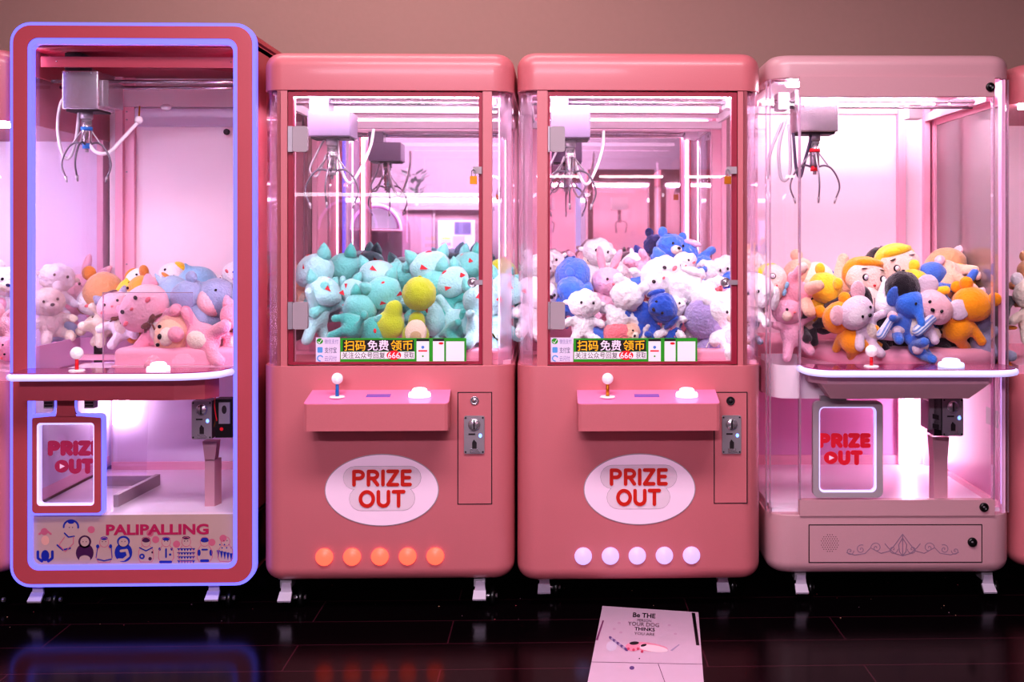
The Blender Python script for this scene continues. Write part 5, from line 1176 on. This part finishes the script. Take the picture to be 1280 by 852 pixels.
# long tube lamp on the opposite side, mirrored in the cabinet doors
t = empty('tube_lamp', (-.62, -6.0, 1.62), label='long white tube lamp across the room, mirrored as a bright line in the cabinet glass', cat='lamp')
b = MB(); b.cyl((-2.2, 0, 0), (2.1, 0, 0), .016, m=mat('tube_glow', (255, 255, 255), emit=9, ecol=(255, 238, 255))); b.build('tube', t)
b = MB(); b.box(-2.25, 2.15, -.05, -.02, -.02, .02, M_WHITE)
for sx in (-2.1, 2.0): b.cyl((sx, -.035, -.02), (sx, -.035, -1.62), .012, m=M_GREY)
b.build('tube_stand', t)
# wall cabinet with a screen, seen in the mirror of the teal machine
YM = 2 * .733
def Q(px, py, Y):
    """room point whose reflection in the back mirror lands on px,py"""
    v = P(px, py, YM - Y); v.y = Y; return v
a, c = Q(503, 262, -6.4), Q(612, 322, -6.4)
cab = empty('wall_cabinet', ((a.x + c.x) / 2, -6.4, c.z), label='brown wall cabinet holding a small screen, mirrored behind the teal toys', cat='cabinet')
W_, H_ = abs(c.x - a.x) / 2, a.z - c.z; BR = mat('taupe_wood', (140, 106, 118), .6, var=.1, bscale=12)
b = MB(); b.box(-W_, W_, -.4, -.02, 0, H_, BR); b.box(-W_ - .03, W_ + .03, -.42, .02, H_, H_ + .04, M_GREY); b.box(-W_ * .3, -W_ * .26, -.03, 0, 0, H_, M_GREY); b.box(-W_, W_, -.03, 0, -.02, .02, M_GREY)
b.build('carcass', cab)
b = MB(); b.box(-W_ * .95, -W_ * .33, -.02, -.012, .05, H_ - .04, mat('pinkish_door', (176, 136, 158), .4)); b.build('door', cab)
b = MB(); sw0, sw1, sz0, sz1 = -W_ * .18, W_ * .66, H_ * .12, H_ * .78
b.box(sw0, sw1, -.01, .012, sz0, sz1, M_WHITE)
def fp(x0, x1, z0, z1, y, m): b.add([(x0, y, z0), (x1, y, z0), (x1, y, z1), (x0, y, z1)], [(0, 1, 2, 3)], m)
fp(sw0 + .01, sw1 - .01, sz0 + .01, sz1 - .01, .013, mat('screen_glow', (180, 170, 230), .3, emit=.8, ecol=(195, 185, 245)))
ww_ = sw1 - sw0; hh_ = sz1 - sz0
fp(sw0 + ww_ * .45, sw1 - ww_ * .1, sz0 + hh_ * .55, sz0 + hh_ * .95, .014, mat('screen_slate', (86, 84, 130), emit=.3, ecol=(86, 84, 130)))
fp(sw0 + ww_ * .4, sw0 + ww_ * .72, sz0 + hh_ * .05, sz0 + hh_ * .5, .0145, mat('screen_lilac', (170, 140, 215), emit=.6, ecol=(170, 140, 215)))
fp(sw0 + ww_ * .1, sw0 + ww_ * .35, sz0 + hh_ * .38, sz0 + hh_ * .48, .0145, mat('screen_amber', (240, 180, 90), emit=.8, ecol=(240, 180, 90)))
fp(sw0 + ww_ * .1, sw0 + ww_ * .35, sz0 + hh_ * .2, sz0 + hh_ * .29, .0145, mat('screen_rose', (230, 120, 130), emit=.8, ecol=(230, 120, 130)))
b.build('screen', cab)
# plant on the cabinet
pp = Q(516, 250, -6.4)
pl = empty('potted_plant', (pp.x, -6.45, cab.location.z + H_ + .04), label='dark leafy potted plant on the mirrored wall cabinet', cat='plant')
b = MB(); b.lathe([(.05, 0), (.07, .1), (.065, .1), (.001, .09)], (0, 0, 0), M_WHITE); b.build('pot', pl)
b = MB(); LG = mat('grey_green_leaf', (70, 92, 86), .6)
for k in range(60):
    a_ = random.uniform(0, 2 * PI); r_ = random.uniform(.02, .13); zz = random.uniform(.1, .36); d = Vector((math.cos(a_), math.sin(a_), random.uniform(-.2, .8))).normalized()
    p_ = Vector((r_ * math.cos(a_), r_ * math.sin(a_), zz)); s_ = d.cross(Vector((0, 0, 1))).normalized() * .025
    b.add([p_, p_ + d * .05 + s_, p_ + d * .11, p_ + d * .05 - s_], [(0, 1, 2, 3)], LG)
b.build('foliage', pl)
# arched machine with violet neon on the far side
ac = Q(470, 292, -5.6); s5 = F / (YM + 5.6 + D)
ar = empty('arch_machine', (ac.x, -5.6, 0), label='arched arcade machine edged in violet neon, mirrored beside the claw', cat='arcade machine')
R_ = 32 / s5; zc_ = Q(470, 288, -5.6).z
b = MB(); pts = [(-R_, 0.02)] + [(-R_ * math.cos(math.radians(a)), zc_ + R_ * math.sin(math.radians(a))) for a in range(0, 181, 12)] + [(R_, .02)]
b.prism(pts, -.6, -.03, mat('plum_cabinet', (150, 96, 130), .5)); b.build('body', ar)
b = MB(); b.tube([(px_ * .97, -.01, pz_) for px_, pz_ in pts[1:-1]], .012, mat('violet_neon', (230, 170, 255), emit=2.5, ecol=(225, 160, 255)), sub=2); b.tube([(-R_, -.01, zc_), (R_, -.01, zc_)], .012, M_POST, sub=1); b.build('neon_edge', ar)
b = MB(); b.prism([(-R_ * .8 * math.cos(math.radians(a)), zc_ + .02 + R_ * .8 * math.sin(math.radians(a))) for a in range(0, 181, 15)], -.02, -.015, mat('pale_violet_glow', (220, 205, 240), emit=.5, ecol=(220, 205, 240))); b.build('arch_panel', ar)
# opposite claw machines, mirrored behind the fluffy toys
def far_machine(px0, px1, label, neon):
    Y = -5.0
    a, c = Q(px0, 250, Y), Q(px1, 250, Y); W = abs(c.x - a.x) / 2
    r = empty('claw_machine', ((a.x + c.x) / 2, Y, 0), label=label, cat='claw machine', group='claw machines on the opposite side of the room')
    b = MB(); b.box(-W, W, -.75, 0, .1, .85, M_PINK); b.build('lower_cabinet', r)
    b = MB(); b.box(-W, W, -.75, 0, 1.75, 1.88, M_PINK); b.build('top_cap', r)
    b = MB()
    for sx in (-W, W - .05): b = MB(); b.box(sx, sx + .05, -.05, 0, .85, 1.75, M_PINK if not neon else M_LED_P); b.build('door_jamb', r)
    b = MB(); b.box(-W, W, -.75, -.73, .85, 1.75, M_WHPINK); b.build('back_board', r)
    light_bar(r, -W + .05, W - .05, -.2, -.15, 1.73, 1.745, mat('far_led', (255, 255, 255), emit=60, ecol=(255, 225, 245)))
    b = MB(); b.box(-.08, .08, -.35, -.2, 1.5, 1.62, M_WHITE); b.cyl((0, -.28, 1.5), (0, -.28, 1.38), .018, m=M_CHROME)
    for k in range(3):
        an = 2 * PI * k / 3; b.tube([(0, -.28, 1.4), (.07 * math.cos(an), -.28 + .07 * math.sin(an), 1.37), (.06 * math.cos(an), -.28 + .06 * math.sin(an), 1.28)], .005, M_STEEL)
    b.build('claw', r)
    for sx in (-.25, .25):
        for sy in (-.1, -.65): caster(r, sx, sy, .1)
    return r
far_machine(640, 726, 'claw machine with lit posts on the opposite side, mirrored left behind the fluffy toys', True)
far_machine(735, 818, 'plain claw machine on the opposite side, mirrored behind the fluffy toys', False)
far_machine(826, 905, 'claw machine on the opposite side, mirrored near the right door jamb', False)

# sticker poster on the floor
PA = mat('poster_paper', (196, 164, 186), .35, coat=.1, var=.04, bscale=8)
def G(px, py):
    t = H * F / (py - HY); Y = t * 1. - D
    for _ in range(4):
        u = (px - HX) / F; Y = t * (math.cos(TH) - u * math.sin(TH)) - D
    return (P(px, 300, Y).x, Y)
c0, c1, c2, c3 = G(753, 758), G(873, 766), G(881, 870), G(732, 866)
po = empty('floor_poster', ((c2[0] + c3[0]) / 2, (c2[1] + c0[1]) / 2, 0), label='white poster about a dog lying flat on the dark floor', cat='poster')
OX, OY = po.location.x, po.location.y
b = MB(); b.slab([(p[0] - OX, p[1] - OY) for p in (c3, c2, c1, c0)], .0005, .003, PA); b.build('sheet', po)
def bil(u, v):
    ax = c3[0] + (c2[0] - c3[0]) * u, c3[1] + (c2[1] - c3[1]) * u
    bx = c0[0] + (c1[0] - c0[0]) * u, c0[1] + (c1[1] - c0[1]) * u
    return ax[0] + (bx[0] - ax[0]) * v - OX, ax[1] + (bx[1] - ax[1]) * v - OY
def floor_text(body, u0, u1, v0, v1, m, bold=0.):
    o = text(body, u0, u1, v0, v1, 0, m, 'lettering', po, bold, 0)
    for vx in o.data.vertices:
        X_, Y_ = bil(vx.co.x, vx.co.z); vx.co = (X_, Y_, .0036)
INK = mat('ink_black', (24, 14, 22), .6); FI = mat('faded_ink', (150, 96, 122), .6)
floor_text('Be THE', .33, .56, .87, .935, INK, .02); floor_text('PERSON', .38, .52, .815, .85, FI, 0)
floor_text('YOUR DOG', .29, .6, .755, .805, mat('rose_ink', (186, 90, 110), .6), .0); floor_text('THINKS', .36, .56, .695, .74, INK, .02); floor_text('YOU ARE', .36, .56, .64, .675, FI, 0)
b = MB()
def fpoly(pts, m, h): b.add([(*bil(u, v), h) for u, v in pts], [tuple(range(len(pts)))], m)
def fell(cu, cv, ru, rv, m, h, rot=0., n=20, a0=0, a1=360):
    pts = []
    for k in range(n):
        a = math.radians(a0 + (a1 - a0) * k / n); x_, y_ = ru * math.cos(a), rv * math.sin(a); pts.append((cu + x_ * math.cos(rot) - y_ * math.sin(rot), cv + x_ * math.sin(rot) + y_ * math.cos(rot)))
    fpoly(pts, m, h)
PK = mat('dog_pink', (216, 130, 156), .6); PG = mat('wing_grey', (160, 140, 172), .6); PV = mat('wing_violet', (92, 60, 120), .6)
fell(.5, .5, .19, .052, PK, .0035, -.1); fell(.55, .485, .14, .04, mat('dog_cream', (220, 186, 200), .6), .0037, -.12)
fell(.36, .49, .07, .05, PK, .0038); fell(.37, .535, .045, .02, INK, .0040, .15); fell(.46, .515, .03, .014, INK, .0040, .4)
for q in ((.32, .465), (.37, .455), (.41, .47), (.45, .44)): fell(q[0], q[1], .013, .016, mat('dog_spot', (190, 60, 96), .6), .0041)
for t_ in range(9): fell(.14 + .02 * t_, .585 - .016 * t_, .014, .024, PG if t_ % 2 else PV, .0037 + t_ * .00003, .7)
fell(.16, .49, .05, .06, mat('wing_pale', (196, 176, 200), .6), .0035)
fpoly([(.71, .47), (.79, .55), (.80, .545), (.73, .465)], PG, .0037)
for q in ((.2, .78), (.16, .7), (.7, .79), (.76, .68), (.3, .79), (.23, .66)): fell(q[0], q[1], .016, .014, mat('paw_mark', (190, 150, 176), .6), .0034)
fell(.37, .255, .022, .02, PV, .0037); fell(.43, .36, .006, .007, INK, .0037)
b.build('dog_drawing', po)
b = MB(); fpoly([(0, .30), (1, .325), (1, .329), (0, .304)], mat('crease', (96, 60, 84), .8), .0036); fpoly([(.60, .31), (.70, .0), (.706, .0), (.606, .31)], MATS['crease'], .0037)
fpoly([(.93, .985), (.965, .985), (.985, .55), (.955, .55)], M_BLACK, .0036); fpoly([(.0, .55), (.02, .55), (.045, .8), (.03, .8)], mat('plum_glare', (110, 40, 90), .6), .0036)  # dark bars are glare reflections painted on the poster
b.build('crease_and_glare', po)
# crumbs and litter on the floor under the machines
rng = random.Random(4)
b = MB(); lm = [mat('crumb_pale', (120, 86, 100), .7), mat('crumb_red', (120, 40, 50), .7), mat('crumb_tan', (150, 110, 90), .7)]
for k in range(90):
    X_ = rng.uniform(-1.95, 1.75); Y_ = rng.uniform(-.12, .65); r_ = rng.uniform(.001, .0034)
    b.ell((X_, Y_, r_ * .5), (r_, r_ * .7, r_ * .5), lm[k % 3], nu=6, nv=4)
tag(b.build('floor_crumbs'), 'scattered crumbs and dust on the dark floor under the machines', 'litter', kind='stuff')

# ================================================================ camera
cam = bpy.data.cameras.new('camera'); co = bpy.data.objects.new('camera', cam); C.objects.link(co); SC.camera = co
co.location = (0, -D, H); co.rotation_euler = (PI / 2, 0, -TH)
cam.sensor_width = 36; cam.lens = 36 * F / 1280; cam.shift_x = -(HX - 640) / 1280; cam.shift_y = -(426 - HY) / 1280
SC.view_settings.view_transform = 'Standard'; SC.view_settings.look = 'Medium High Contrast'; SC.view_settings.exposure = 0
SC.cycles.transparent_max_bounces = 24; SC.cycles.max_bounces = 8; SC.cycles.glossy_bounces = 5; SC.cycles.use_denoising = True
SC.cycles.sample_clamp_indirect = 6; SC.cycles.caustics_reflective = False; SC.cycles.caustics_refractive = False
